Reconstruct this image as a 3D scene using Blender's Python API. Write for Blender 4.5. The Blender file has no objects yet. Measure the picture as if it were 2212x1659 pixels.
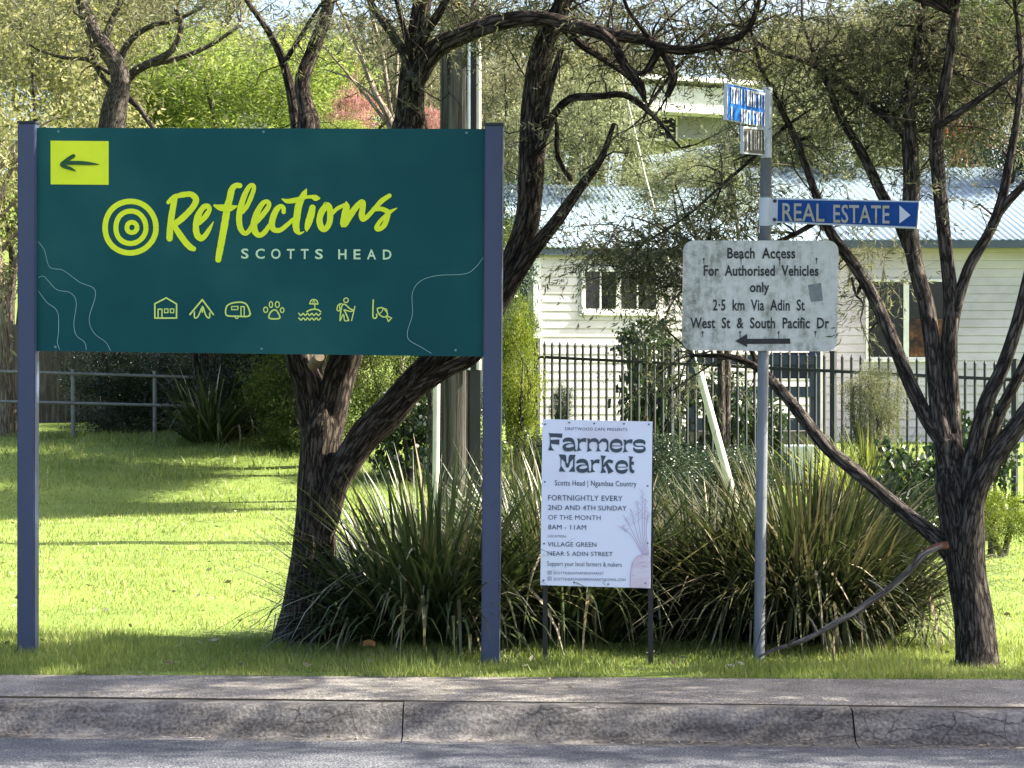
import bpy, bmesh, math, random
import numpy as np
from mathutils import Vector, Matrix, noise as mnoise

R = math.radians
S = bpy.context.scene
COL = S.collection
rng = np.random.RandomState(7)
random.seed(7)

# ------------------------------------------------------------------ camera, light, exposure
EYE = 1.55
cam_d = bpy.data.cameras.new('camera')
cam_d.sensor_width = 36.0
cam_d.lens = 85.0
cam_d.clip_start = 0.1
cam_d.clip_end = 3000
cam = bpy.data.objects.new('camera', cam_d)
COL.objects.link(cam)
cam.location = (0, 0, EYE)
cam.rotation_euler = (R(90 - 0.23), 0, 0)
S.camera = cam

SUN_EL, SUN_AZ = 41.0, 84.0          # azimuth clockwise from +Y (view direction): 90 = from the right
W = bpy.data.worlds.new('World')
S.world = W
W.use_nodes = True
wn = W.node_tree.nodes
sky = wn.new('ShaderNodeTexSky')
sky.sky_type = 'NISHITA'
sky.sun_disc = False
sky.sun_elevation = R(SUN_EL)
sky.sun_rotation = R(SUN_AZ)
sky.air_density = 0.75
sky.dust_density = 4.0
W.node_tree.links.new(sky.outputs[0], wn['Background'].inputs[0])
wn['Background'].inputs[1].default_value = 0.110
sun_d = bpy.data.lights.new('sun', 'SUN')
sun_d.energy = 5.0
sun_d.angle = R(0.6)
sun_d.color = (1.0, 0.93, 0.78)
sun = bpy.data.objects.new('sun', sun_d)
COL.objects.link(sun)
ce = math.cos(R(SUN_EL))
to_sun = Vector((ce * math.sin(R(SUN_AZ)), ce * math.cos(R(SUN_AZ)), math.sin(R(SUN_EL))))
sun.rotation_euler = to_sun.to_track_quat('Z', 'Y').to_euler()
S.view_settings.view_transform = 'Standard'
S.view_settings.look = 'None'
S.view_settings.exposure = 2.2
S.view_settings.gamma = 1.0
S.cycles.use_denoising = True
S.cycles.max_bounces = 8
S.cycles.transparent_max_bounces = 4
S.cycles.caustics_reflective = False
S.cycles.caustics_refractive = False

# ------------------------------------------------------------------ helpers
F, CX, HY = 5223.0, 1106.0, 809.0     # measuring scale: photograph read at 2212 px wide

def P(x, y, d):
    return Vector(((x - CX) / F * d, d, EYE - (y - HY) / F * d))

def full(x, y):                       # full-resolution photo pixel to the 2212 reading
    return x * 0.8640625, y * 0.8640625

def tag(o, label=None, cat=None, group=None, kind=None):
    if label: o['label'] = label
    if cat: o['category'] = cat
    if group: o['group'] = group
    if kind: o['kind'] = kind
    return o

def empty(name, loc, label, cat, group=None):
    o = bpy.data.objects.new(name, None)
    o.empty_display_size = 0.1
    o.location = loc
    COL.objects.link(o)
    return tag(o, label, cat, group)

def link(name, me, mats=None, parent=None):
    o = bpy.data.objects.new(name, me)
    COL.objects.link(o)
    if mats:
        for m in (mats if isinstance(mats, (list, tuple)) else [mats]):
            me.materials.append(m)
    if parent:
        o.parent = parent
        o.matrix_parent_inverse = Matrix.Translation(parent.location).inverted()
    return o

def mesh_np(name, v, f, smooth=False, mi=None, attrs=None, pattr=None):
    v = np.asarray(v, dtype=np.float32).reshape(-1, 3)
    f = np.asarray(f, dtype=np.int32)
    n, k = f.shape
    me = bpy.data.meshes.new(name)
    me.vertices.add(len(v)); me.vertices.foreach_set('co', v.ravel())
    me.loops.add(n * k); me.loops.foreach_set('vertex_index', f.ravel())
    me.polygons.add(n)
    me.polygons.foreach_set('loop_start', np.arange(0, n * k, k, dtype=np.int32))
    me.polygons.foreach_set('loop_total', np.full(n, k, dtype=np.int32))
    if smooth: me.polygons.foreach_set('use_smooth', np.ones(n, dtype=bool))
    if mi is not None: me.polygons.foreach_set('material_index', np.asarray(mi, dtype=np.int32))
    me.update(calc_edges=True)
    if attrs:
        for an, av in attrs.items():
            a = me.attributes.new(an, 'FLOAT', 'FACE'); a.data.foreach_set('value', np.asarray(av, dtype=np.float32))
    if pattr:
        for an, av in pattr.items():
            a = me.attributes.new(an, 'FLOAT_VECTOR', 'POINT'); a.data.foreach_set('vector', np.asarray(av, dtype=np.float32).ravel())
    return me

class MB:
    """collects boxes and prisms into one mesh"""
    def __init__(s): s.bm = bmesh.new()
    def box(s, c, size, rot=None, bevel=0.0):
        m = Matrix.Translation(Vector(c)) @ (rot.to_4x4() if rot else Matrix()) @ Matrix.Diagonal((*size, 1))
        r = bmesh.ops.create_cube(s.bm, size=1.0, matrix=m)
        if bevel:
            es = list({e for v in r['verts'] for e in v.link_edges})
            bmesh.ops.bevel(s.bm, geom=es, offset=bevel, segments=2, affect='EDGES')
        return s
    def cyl(s, a, b, r1, r2=None, n=16):
        a, b = Vector(a), Vector(b); d = b - a
        m = Matrix.Translation((a + b) / 2) @ d.to_track_quat('Z', 'Y').to_matrix().to_4x4()
        bmesh.ops.create_cone(s.bm, cap_ends=True, segments=n, radius1=r1, radius2=r1 if r2 is None else r2, depth=d.length, matrix=m)
        return s
    def poly(s, pts, depth=None):
        vs = [s.bm.verts.new(p) for p in pts]
        f = s.bm.faces.new(vs)
        if depth is not None:
            r = bmesh.ops.extrude_face_region(s.bm, geom=[f])
            for e in r['geom']:
                if isinstance(e, bmesh.types.BMVert): e.co += Vector(depth)
        return s
    def build(s, name, mat, parent=None, smooth=False):
        bmesh.ops.recalc_face_normals(s.bm, faces=s.bm.faces[:])
        me = bpy.data.meshes.new(name); s.bm.to_mesh(me); s.bm.free()
        if smooth:
            for p in me.polygons: p.use_smooth = True
            me.set_sharp_from_angle(angle=R(40))
        return link(name, me, mat, parent)

def catmull(pts, step):
    p = np.asarray(pts, dtype=float)
    if len(p) < 3:
        n = max(2, int(np.linalg.norm((p[-1] - p[0])[:3]) / step) + 1)
        t = np.linspace(0, 1, n)[:, None]
        return p[0] * (1 - t) + p[-1] * t
    e = np.vstack([2 * p[0] - p[1], p, 2 * p[-1] - p[-2]])
    out = []
    for i in range(1, len(e) - 2):
        a, b, c, d = e[i - 1], e[i], e[i + 1], e[i + 2]
        n = max(2, int(np.linalg.norm((c - b)[:3]) / step))
        t = np.linspace(0, 1, n, endpoint=False)[:, None]
        out.append(0.5 * (2 * b + (c - a) * t + (2 * a - 5 * b + 4 * c - d) * t ** 2 + (3 * b - a - 3 * c + d) * t ** 3))
    out.append(p[-1][None])
    return np.vstack(out)

# ------------------------------------------------------------------ materials
def newmat(name):
    m = bpy.data.materials.new(name); m.use_nodes = True
    nt = m.node_tree; nt.nodes.clear()
    out = nt.nodes.new('ShaderNodeOutputMaterial')
    return m, nt, out

def nd(nt, typ, **kw):
    n = nt.nodes.new(typ)
    for k, v in kw.items():
        if k in n.inputs: n.inputs[k].default_value = v
        else: setattr(n, k, v)
    return n

def ramp(nt, fac, stops):
    r = nt.nodes.new('ShaderNodeValToRGB')
    el = r.color_ramp.elements
    while len(el) < len(stops): el.new(0.5)
    for e, (p, c) in zip(el, stops):
        e.position = p; e.color = (*c, 1)
    nt.links.new(fac, r.inputs[0])
    return r

def coord(nt, scale=(1, 1, 1), src='Object', attr=None):
    if attr:
        t = nd(nt, 'ShaderNodeAttribute', attribute_name=attr); o = t.outputs['Vector']
    else:
        t = nt.nodes.new('ShaderNodeTexCoord'); o = t.outputs[src]
    mp = nt.nodes.new('ShaderNodeMapping'); mp.inputs['Scale'].default_value = scale
    nt.links.new(o, mp.inputs[0])
    return mp.outputs[0]

def mat_noise(name, stops, scale=8, stretch=(1, 1, 1), rough=0.6, bump=0.0, bscale=None, detail=5, spec=0.4, metal=0.0, attr=None, fine=None):
    """principled surface whose colour runs through a ramp of noise; fine = (scale, amount) adds speckle"""
    m, nt, out = newmat(name)
    b = nd(nt, 'ShaderNodeBsdfPrincipled', Roughness=rough, Metallic=metal)
    b.inputs['Specular IOR Level'].default_value = spec
    co = coord(nt, stretch, attr=attr)
    n = nd(nt, 'ShaderNodeTexNoise', Scale=scale, Detail=detail, Roughness=0.62)
    nt.links.new(co, n.inputs['Vector'])
    fac = n.outputs['Fac']
    if fine:
        n2 = nd(nt, 'ShaderNodeTexNoise', Scale=fine[0], Detail=2.0)
        nt.links.new(co, n2.inputs['Vector'])
        mx = nd(nt, 'ShaderNodeMix', data_type='FLOAT'); mx.inputs[0].default_value = fine[1]
        nt.links.new(fac, mx.inputs[2]); nt.links.new(n2.outputs['Fac'], mx.inputs[3])
        fac = mx.outputs[0]
    r = ramp(nt, fac, stops)
    nt.links.new(r.outputs[0], b.inputs['Base Color'])
    if bump:
        bn = nd(nt, 'ShaderNodeTexNoise', Scale=bscale or scale * 3, Detail=4.0)
        nt.links.new(co, bn.inputs['Vector'])
        bp = nd(nt, 'ShaderNodeBump', Strength=bump, Distance=0.02)
        nt.links.new(bn.outputs['Fac'], bp.inputs['Height'])
        nt.links.new(bp.outputs[0], b.inputs['Normal'])
    nt.links.new(b.outputs[0], out.inputs[0])
    return m

def mat_flat(name, c, rough=0.5, spec=0.4, metal=0.0, var=0.12, scale=6):
    lo = tuple(x * (1 - var) for x in c); hi = tuple(min(1, x * (1 + var)) for x in c)
    return mat_noise(name, [(0.3, lo), (0.7, hi)], scale=scale, rough=rough, spec=spec, metal=metal)

def mat_leaf(name, stops, trans=0.35, rough=0.5, gloss=0.14):
    m, nt, out = newmat(name)
    a = nd(nt, 'ShaderNodeAttribute', attribute_name='rnd')
    r = ramp(nt, a.outputs['Fac'], stops)
    b = nd(nt, 'ShaderNodeBsdfPrincipled', Roughness=rough)
    b.inputs['Specular IOR Level'].default_value = gloss
    nt.links.new(r.outputs[0], b.inputs['Base Color'])
    t = nt.nodes.new('ShaderNodeBsdfTranslucent')
    hs = nd(nt, 'ShaderNodeHueSaturation', Value=1.25, Saturation=1.1)
    nt.links.new(r.outputs[0], hs.inputs['Color']); nt.links.new(hs.outputs[0], t.inputs['Color'])
    mx = nt.nodes.new('ShaderNodeMixShader'); mx.inputs[0].default_value = trans
    nt.links.new(b.outputs[0], mx.inputs[1]); nt.links.new(t.outputs[0], mx.inputs[2])
    nt.links.new(mx.outputs[0], out.inputs[0])
    return m

def mat_bark(name, lo, mid, hi, scale=9.0, stretch=0.13, lichen=0.0):
    m, nt, out = newmat(name)
    b = nd(nt, 'ShaderNodeBsdfPrincipled', Roughness=0.92)
    b.inputs['Specular IOR Level'].default_value = 0.12
    co = coord(nt, (1.5, 1.5, stretch), attr='bark')
    w = nd(nt, 'ShaderNodeTexNoise', Scale=6.0, Detail=2.0)
    nt.links.new(co, w.inputs['Vector'])
    n = nd(nt, 'ShaderNodeTexNoise', Scale=scale * 4, Detail=7.0, Roughness=0.7, Distortion=0.9)
    nt.links.new(co, n.inputs['Vector'])
    wob = nd(nt, 'ShaderNodeVectorMath', operation='MULTIPLY_ADD'); wob.inputs[1].default_value = (0.05, 0.05, 0.05)
    nt.links.new(n.outputs['Color'], wob.inputs[0]); nt.links.new(co, wob.inputs[2])
    v = nd(nt, 'ShaderNodeTexVoronoi', feature='DISTANCE_TO_EDGE', Scale=scale * 3.4)
    nt.links.new(wob.outputs[0], v.inputs['Vector'])
    vr = nd(nt, 'ShaderNodeMapRange'); vr.inputs['From Max'].default_value = 0.22; nt.links.new(v.outputs['Distance'], vr.inputs['Value'])
    mx = nd(nt, 'ShaderNodeMix', data_type='FLOAT'); mx.inputs[0].default_value = 0.22
    nt.links.new(n.outputs['Fac'], mx.inputs[2]); nt.links.new(w.outputs['Fac'], mx.inputs[3])
    pl_ = nd(nt, 'ShaderNodeMath', operation='MULTIPLY_ADD'); pl_.inputs[1].default_value = 0.22
    nt.links.new(vr.outputs[0], pl_.inputs[0]); nt.links.new(mx.outputs[0], pl_.inputs[2])
    sb_ = nd(nt, 'ShaderNodeMath', operation='SUBTRACT'); nt.links.new(pl_.outputs[0], sb_.inputs[0]); sb_.inputs[1].default_value = 0.13
    r = ramp(nt, sb_.outputs[0], [(0.36, lo), (0.49, mid), (0.64, hi)])
    col = r.outputs[0]
    if lichen:
        ln_ = nd(nt, 'ShaderNodeTexNoise', Scale=11.0, Detail=4.0, Roughness=0.65); nt.links.new(coord(nt, (1, 1, 0.7), attr='bark'), ln_.inputs['Vector'])
        lr = ramp(nt, ln_.outputs['Fac'], [(0.60, (0, 0, 0)), (0.68, (lichen, lichen, lichen))])
        lm = nd(nt, 'ShaderNodeMix', data_type='RGBA'); nt.links.new(lr.outputs[0], lm.inputs[0]); nt.links.new(col, lm.inputs[6]); lm.inputs[7].default_value = (0.21, 0.20, 0.17, 1)
        col = lm.outputs[2]
    nt.links.new(col, b.inputs['Base Color'])
    bp = nd(nt, 'ShaderNodeBump', Strength=1.0, Distance=0.05)
    nt.links.new(sb_.outputs[0], bp.inputs['Height']); nt.links.new(bp.outputs[0], b.inputs['Normal'])
    nt.links.new(b.outputs[0], out.inputs[0])
    return m

M = {}
M['bark'] = mat_bark('fissured_bark', (0.014, 0.011, 0.009), (0.048, 0.037, 0.030), (0.150, 0.118, 0.094), stretch=0.24, lichen=0.55)
M['bark_dark'] = mat_bark('dark_bark', (0.020, 0.017, 0.015), (0.066, 0.056, 0.049), (0.175, 0.150, 0.130), stretch=0.26, lichen=0.4)
M['bark_pale'] = mat_bark('pale_bark', (0.10, 0.08, 0.06), (0.26, 0.21, 0.16), (0.42, 0.36, 0.28))
M['dead_wood'] = mat_bark('dead_wood', (0.10, 0.09, 0.08), (0.20, 0.178, 0.158), (0.32, 0.29, 0.26))
M['split_wood'] = mat_flat('split_wood', (0.13, 0.062, 0.042), 0.9, 0.1, var=0.4, scale=30)
M['cut_wood'] = mat_flat('cut_wood', (0.17, 0.135, 0.10), 0.8, 0.2, var=0.25, scale=30)
M['tea_leaf'] = mat_leaf('olive_fine_leaf', [(0.0, (0.034, 0.040, 0.020)), (0.45, (0.086, 0.097, 0.050)), (0.8, (0.165, 0.178, 0.098)), (0.93, (0.25, 0.21, 0.12)), (1.0, (0.33, 0.30, 0.20))], 0.45)
M['grey_leaf'] = mat_leaf('grey_olive_leaf', [(0.0, (0.050, 0.054, 0.030)), (0.5, (0.125, 0.128, 0.068)), (0.85, (0.20, 0.195, 0.11)), (1.0, (0.30, 0.28, 0.18))], 0.35)
M['twig'] = mat_flat('fine_twig', (0.15, 0.125, 0.10), 0.85, 0.15, var=0.4, scale=20)
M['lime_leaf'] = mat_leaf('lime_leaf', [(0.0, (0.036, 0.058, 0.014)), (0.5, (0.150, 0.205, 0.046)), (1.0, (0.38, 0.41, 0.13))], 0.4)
M['sage_leaf'] = mat_leaf('sage_green_leaf', [(0.0, (0.045, 0.056, 0.028)), (0.5, (0.125, 0.145, 0.070)), (1.0, (0.30, 0.31, 0.18))], 0.38)
M['mid_leaf'] = mat_leaf('mid_green_leaf', [(0.0, (0.022, 0.040, 0.011)), (0.5, (0.060, 0.088, 0.022)), (1.0, (0.15, 0.175, 0.05))], 0.35)
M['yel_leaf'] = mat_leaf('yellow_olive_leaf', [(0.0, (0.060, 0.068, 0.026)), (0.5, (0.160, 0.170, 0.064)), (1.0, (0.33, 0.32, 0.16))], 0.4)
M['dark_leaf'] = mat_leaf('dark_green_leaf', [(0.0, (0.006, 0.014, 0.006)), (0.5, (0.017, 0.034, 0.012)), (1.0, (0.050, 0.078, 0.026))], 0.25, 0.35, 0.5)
M['red_leaf'] = mat_leaf('red_bract', [(0.0, (0.14, 0.075, 0.06)), (0.55, (0.34, 0.17, 0.145)), (1.0, (0.48, 0.33, 0.29))], 0.4)
M['cord_leaf'] = mat_leaf('copper_strap_leaf', [(0.0, (0.16, 0.05, 0.035)), (0.6, (0.34, 0.14, 0.085)), (1.0, (0.5, 0.31, 0.19))], 0.35)
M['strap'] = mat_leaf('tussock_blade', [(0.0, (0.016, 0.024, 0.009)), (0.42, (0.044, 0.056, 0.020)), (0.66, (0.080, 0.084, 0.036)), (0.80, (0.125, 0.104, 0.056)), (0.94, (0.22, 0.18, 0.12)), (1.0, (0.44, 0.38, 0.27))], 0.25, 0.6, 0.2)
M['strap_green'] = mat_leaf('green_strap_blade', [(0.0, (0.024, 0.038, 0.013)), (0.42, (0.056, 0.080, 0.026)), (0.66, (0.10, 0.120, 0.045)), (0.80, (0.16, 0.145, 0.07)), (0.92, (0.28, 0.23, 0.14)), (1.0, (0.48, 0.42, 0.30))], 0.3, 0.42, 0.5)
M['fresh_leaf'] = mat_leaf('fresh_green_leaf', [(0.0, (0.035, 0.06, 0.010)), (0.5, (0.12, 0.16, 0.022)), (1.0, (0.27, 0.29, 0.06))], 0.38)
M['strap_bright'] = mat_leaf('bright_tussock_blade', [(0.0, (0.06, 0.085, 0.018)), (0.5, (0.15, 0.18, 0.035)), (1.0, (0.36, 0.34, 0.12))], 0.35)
M['blade'] = mat_leaf('grass_blade', [(0.0, (0.075, 0.108, 0.022)), (0.5, (0.200, 0.250, 0.060)), (0.9, (0.30, 0.33, 0.105)), (1.0, (0.42, 0.36, 0.17))], 0.42, 0.5, 0.3)
M['lawn'] = mat_noise('lawn_soil_and_grass', [(0.25, (0.044, 0.060, 0.016)), (0.5, (0.135, 0.190, 0.042)), (0.72, (0.20, 0.25, 0.070))], scale=1.2, rough=0.9, bump=0.6, bscale=60, spec=0.1, fine=(70, 0.55))
M['path'] = mat_noise('footpath_asphalt', [(0.34, (0.040, 0.037, 0.034)), (0.5, (0.140, 0.130, 0.119)), (0.64, (0.36, 0.33, 0.30))], scale=3, rough=0.85, bump=0.5, bscale=160, spec=0.25, fine=(120, 0.7))
M['road'] = mat_noise('road_asphalt', [(0.32, (0.016, 0.018, 0.024)), (0.5, (0.047, 0.051, 0.065)), (0.68, (0.21, 0.21, 0.215))], scale=2.5, rough=0.85, bump=0.5, bscale=140, spec=0.3, fine=(100, 0.7))
M['soil'] = mat_noise('bare_soil', [(0.3, (0.06, 0.055, 0.028)), (0.7, (0.15, 0.13, 0.075))], scale=9, rough=0.95, bump=0.5, spec=0.1)

# ------------------------------------------------------------------ terrain
def sstep(a, b, x):
    t = np.clip((np.asarray(x, dtype=float) - a) / (b - a), 0, 1)
    return t * t * (3 - 2 * t)

def gz(x, y):
    x = np.asarray(x, dtype=float); y = np.asarray(y, dtype=float)
    left = 1 - sstep(-2.2, 3.2, x)
    z = 0.72 * sstep(25.5, 33.0, y) * left + (-0.16) * sstep(18, 27, y) * (1 - left) * (1 - sstep(34, 40, y)) + 0.3 * sstep(33, 42, y)
    z = z + 9.0 * sstep(50, 105, y) + 0.03 * np.sin(x * 0.9 + 1) * np.sin(y * 0.7) * sstep(14, 20, y)
    z = z + 0.045 * (1 - sstep(-3.0, -0.5, x)) * sstep(12.4, 13.2, y) * (1 - sstep(24, 28, y))
    return z

def gzf(x, y): return float(gz(x, y))

def path_back(x): return 12.33 - 0.040 * np.asarray(x)          # grass edge
def kerb_line(x): return 11.42 - 0.078 * np.asarray(x)          # back of the kerb

def strip_sheet(name, mat, xs, rows, kind='structure'):
    """rows: list of (function x->y, function x,y->z)"""
    v = []; nx = len(xs)
    for fy, fz in rows:
        y = fy(xs) + np.zeros_like(xs); v.append(np.stack([xs, y, fz(xs, y) + np.zeros_like(xs)], 1))
    v = np.vstack(v); f = []
    for j in range(len(rows) - 1):
        i = np.arange(nx - 1)
        f.append(np.stack([j * nx + i, j * nx + i + 1, (j + 1) * nx + i + 1, (j + 1) * nx + i], 1))
    o = link(name, mesh_np(name, v, np.vstack(f), smooth=True), mat)
    return tag(o, kind=kind)

xs = np.concatenate([np.linspace(-90, -8, 24), np.linspace(-7.6, 7.6, 77), np.linspace(8, 90, 24)])
offs = np.concatenate([[0.0, 0.3, 0.5, 0.75, 1.0], np.linspace(1.3, 34, 80), np.linspace(35, 110, 50), [150, 250, 500, 900]])
def grow(o):
    def fy(x):
        w = max(0.0, 1 - o / 20.0)
        return (12.05 - 0.05 * x) * w + 12.05 * (1 - w) + o
    return fy
def gzz(x, y):
    bumpy = np.array([mnoise.noise(Vector((a * 1.3, b * 1.3, 0.0))) for a, b in zip(x, y)])
    return gz(x, y) + 0.02 * bumpy * sstep(12.6, 14, y)
strip_sheet('lawn', M['lawn'], xs, [(grow(o), gzz) for o in offs])
flat = lambda c: (lambda x, y: c + 0 * x)
strip_sheet('footpath', M['path'], xs, [(lambda x: kerb_line(x) + 0.004, flat(0.004)), (lambda x: (kerb_line(x) + path_back(x)) / 2, flat(0.008)), (lambda x: path_back(x) + 0.03 * np.sin(x * 3.1) * 0.4, flat(0.006))])
strip_sheet('road', M['road'], xs, [(lambda x: -1.2 - 0.078 * x, flat(-0.19)), (lambda x: 5.0 - 0.078 * x, flat(-0.10)), (lambda x: kerb_line(x) - 0.36, flat(-0.142))])
strip_sheet('verge_across_road', M['lawn'], xs, [(lambda x: -200 + 0 * x, flat(0.0)), (lambda x: -2.6 - 0.078 * x, flat(0.0)), (lambda x: -1.2 - 0.078 * x, flat(-0.05)), (lambda x: -1.19 - 0.078 * x, flat(-0.2))])

# kerb: concrete sections with open joints
def mat_kerb():
    m, nt, out = newmat('weathered_kerb_concrete')
    b = nd(nt, 'ShaderNodeBsdfPrincipled', Roughness=0.85); b.inputs['Specular IOR Level'].default_value = 0.25
    co = coord(nt, (0.42, 1, 2.4))
    n1 = nd(nt, 'ShaderNodeTexNoise', Scale=3.2, Detail=7.0, Roughness=0.68); nt.links.new(co, n1.inputs['Vector'])
    n2 = nd(nt, 'ShaderNodeTexNoise', Scale=60.0, Detail=3.0); nt.links.new(coord(nt), n2.inputs['Vector'])
    mx = nd(nt, 'ShaderNodeMix', data_type='FLOAT'); mx.inputs[0].default_value = 0.35
    nt.links.new(n1.outputs['Fac'], mx.inputs[2]); nt.links.new(n2.outputs['Fac'], mx.inputs[3])
    r = ramp(nt, mx.outputs[0], [(0.33, (0.015, 0.0138, 0.0132)), (0.43, (0.052, 0.048, 0.046)), (0.54, (0.118, 0.111, 0.107)), (0.70, (0.24, 0.228, 0.217))])
    # cracks: voronoi edges, only where a second noise allows them
    dn = nd(nt, 'ShaderNodeTexNoise', Scale=7.0, Detail=4.0); nt.links.new(coord(nt), dn.inputs['Vector'])
    av = nd(nt, 'ShaderNodeVectorMath', operation='MULTIPLY_ADD'); nt.links.new(dn.outputs['Color'], av.inputs[0])
    av.inputs[1].default_value = (0.16, 0.16, 0.16); nt.links.new(coord(nt, (1, 1, 1.2)), av.inputs[2])
    vo = nd(nt, 'ShaderNodeTexVoronoi', feature='DISTANCE_TO_EDGE', Scale=4.3); nt.links.new(av.outputs[0], vo.inputs['Vector'])
    cr = ramp(nt, vo.outputs['Distance'], [(0.0, (1, 1, 1)), (0.022, (0, 0, 0))])
    nm = nd(nt, 'ShaderNodeTexNoise', Scale=0.8, Detail=1.0); nt.links.new(coord(nt), nm.inputs['Vector'])
    mr = ramp(nt, nm.outputs['Fac'], [(0.50, (0, 0, 0)), (0.56, (1, 1, 1))])
    mul = nd(nt, 'ShaderNodeMath', operation='MULTIPLY'); nt.links.new(cr.outputs[0], mul.inputs[0]); nt.links.new(mr.outputs[0], mul.inputs[1])
    c2 = nd(nt, 'ShaderNodeMix', data_type='RGBA'); nt.links.new(mul.outputs[0], c2.inputs[0]); nt.links.new(r.outputs[0], c2.inputs[6]); c2.inputs[7].default_value = (0.02, 0.018, 0.016, 1)
    nt.links.new(c2.outputs[2], b.inputs['Base Color'])
    bp = nd(nt, 'ShaderNodeBump', Strength=0.5, Distance=0.01); nt.links.new(n2.outputs['Fac'], bp.inputs['Height']); nt.links.new(bp.outputs[0], b.inputs['Normal'])
    nt.links.new(b.outputs[0], out.inputs[0])
    return m
M['kerb'] = mat_kerb()
prof = [(0.0, -0.20), (0.0, 0.0), (-0.085, 0.0), (-0.115, -0.008), (-0.135, -0.026), (-0.175, -0.075), (-0.205, -0.115), (-0.235, -0.135), (-0.30, -0.142), (-0.385, -0.140), (-0.39, -0.22)]
joints = [-90, -60, -35, -20, -11, -5.2, -0.51, 1.575, 5.4, 10, 18, 30, 60, 90]
kv, kf = [], []
for a, b_ in zip(joints[:-1], joints[1:]):
    n = max(2, min(160, int((b_ - a) / 0.04))) if abs(a) < 6 or abs(b_) < 6 else 3
    xx = np.linspace(a + 0.003, b_ - 0.003, n); base = len(kv)
    dz = random.uniform(-0.004, 0.003); dy = random.uniform(-0.006, 0.006)
    for x in xx:
        for j, (oy, oz) in enumerate(prof):
            jit = mnoise.noise(Vector((x * 6, j * 3.1, 1.7))) * 0.004 + mnoise.noise(Vector((x * 1.1, j * 0.6, 9))) * 0.006
            kv.append((x, kerb_line(x) + oy + dy + (jit if 1 < j < 9 else 0), oz + dz + (jit * 0.8 if 1 < j < 9 else 0)))
    m_ = len(prof)
    for i in range(n - 1):
        for j in range(m_ - 1):
            p = base + i * m_ + j; kf.append((p, p + 1, p + m_ + 1, p + m_))
tag(link('kerb', mesh_np('kerb', kv, kf, smooth=True), M['kerb']), kind='structure')

# ------------------------------------------------------------------ leaves, blades, limbs
def rand_unit(n):
    v = rng.normal(size=(n, 3)); return v / np.linalg.norm(v, axis=1, keepdims=True)

def leaf_quads(c, d, ln, wd):
    """rhombus leaves: centre c, axis d, lengths and widths"""
    n = len(c)
    s = np.cross(d, rand_unit(n)); s /= (np.linalg.norm(s, axis=1, keepdims=True) + 1e-9)
    h = (ln * 0.5)[:, None] * d; w = (wd * 0.5)[:, None] * s
    v = np.stack([c - h, c - h * 0.1 + w, c + h, c - h * 0.1 - w], 1).reshape(-1, 3)
    f = np.arange(4 * n, dtype=np.int32).reshape(n, 4)
    return v, f

def sprays(centres, rx, ry, rz, n, leaf=0.052, lw=0.0072, per=15, droop=0.35, clump=0):
    """n leafy twigs scattered in an ellipsoid; returns leaf arrays and twig arrays"""
    u = rand_unit(n) * (rng.rand(n, 1) ** 0.45)
    o = np.asarray(centres) + u * np.array([rx, ry, rz])
    d = rand_unit(n) * np.array([1, 1, 0.8]) + u * 0.6 + np.array([0, 0, -droop]); d /= np.linalg.norm(d, axis=1, keepdims=True)
    L = rng.uniform(0.16, 0.36, n) * (leaf / 0.052)
    t = rng.rand(n, per)
    c = o[:, None, :] + d[:, None, :] * (L[:, None] * t)[..., None]
    c[..., 2] -= 0.25 * (L[:, None] * t) ** 2 / 0.3
    ld = d[:, None, :] * 0.9 + rng.normal(size=(n, per, 3)) * 0.55
    ld /= np.linalg.norm(ld, axis=2, keepdims=True)
    c = c + ld * leaf * 0.45
    ln = leaf * rng.uniform(0.6, 1.25, n * per); wd = lw * rng.uniform(0.7, 1.3, n * per)
    rn = np.clip(np.repeat(rng.rand(n), per) * 0.65 + rng.rand(n * per) * 0.35, 0, 1)
    lv = (c.reshape(-1, 3), ld.reshape(-1, 3), ln, wd, rn)
    tv = (o + d * (L * 0.5)[:, None], d, L, np.full(n, 0.0032), rng.rand(n))
    return lv, tv

def crown_mesh(name, parts, mats):
    """parts = list of (leaf arrays, material index)"""
    vs, fs, mi, rn, b = [], [], [], [], 0
    for (c, d, ln, wd, r), k in parts:
        v, f = leaf_quads(c, d, ln, wd)
        vs.append(v); fs.append(f + b); b += len(v); mi.append(np.full(len(f), k)); rn.append(r)
    me = mesh_np(name, np.vstack(vs), np.vstack(fs), mi=np.concatenate(mi), attrs={'rnd': np.concatenate(rn)})
    return me

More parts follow.
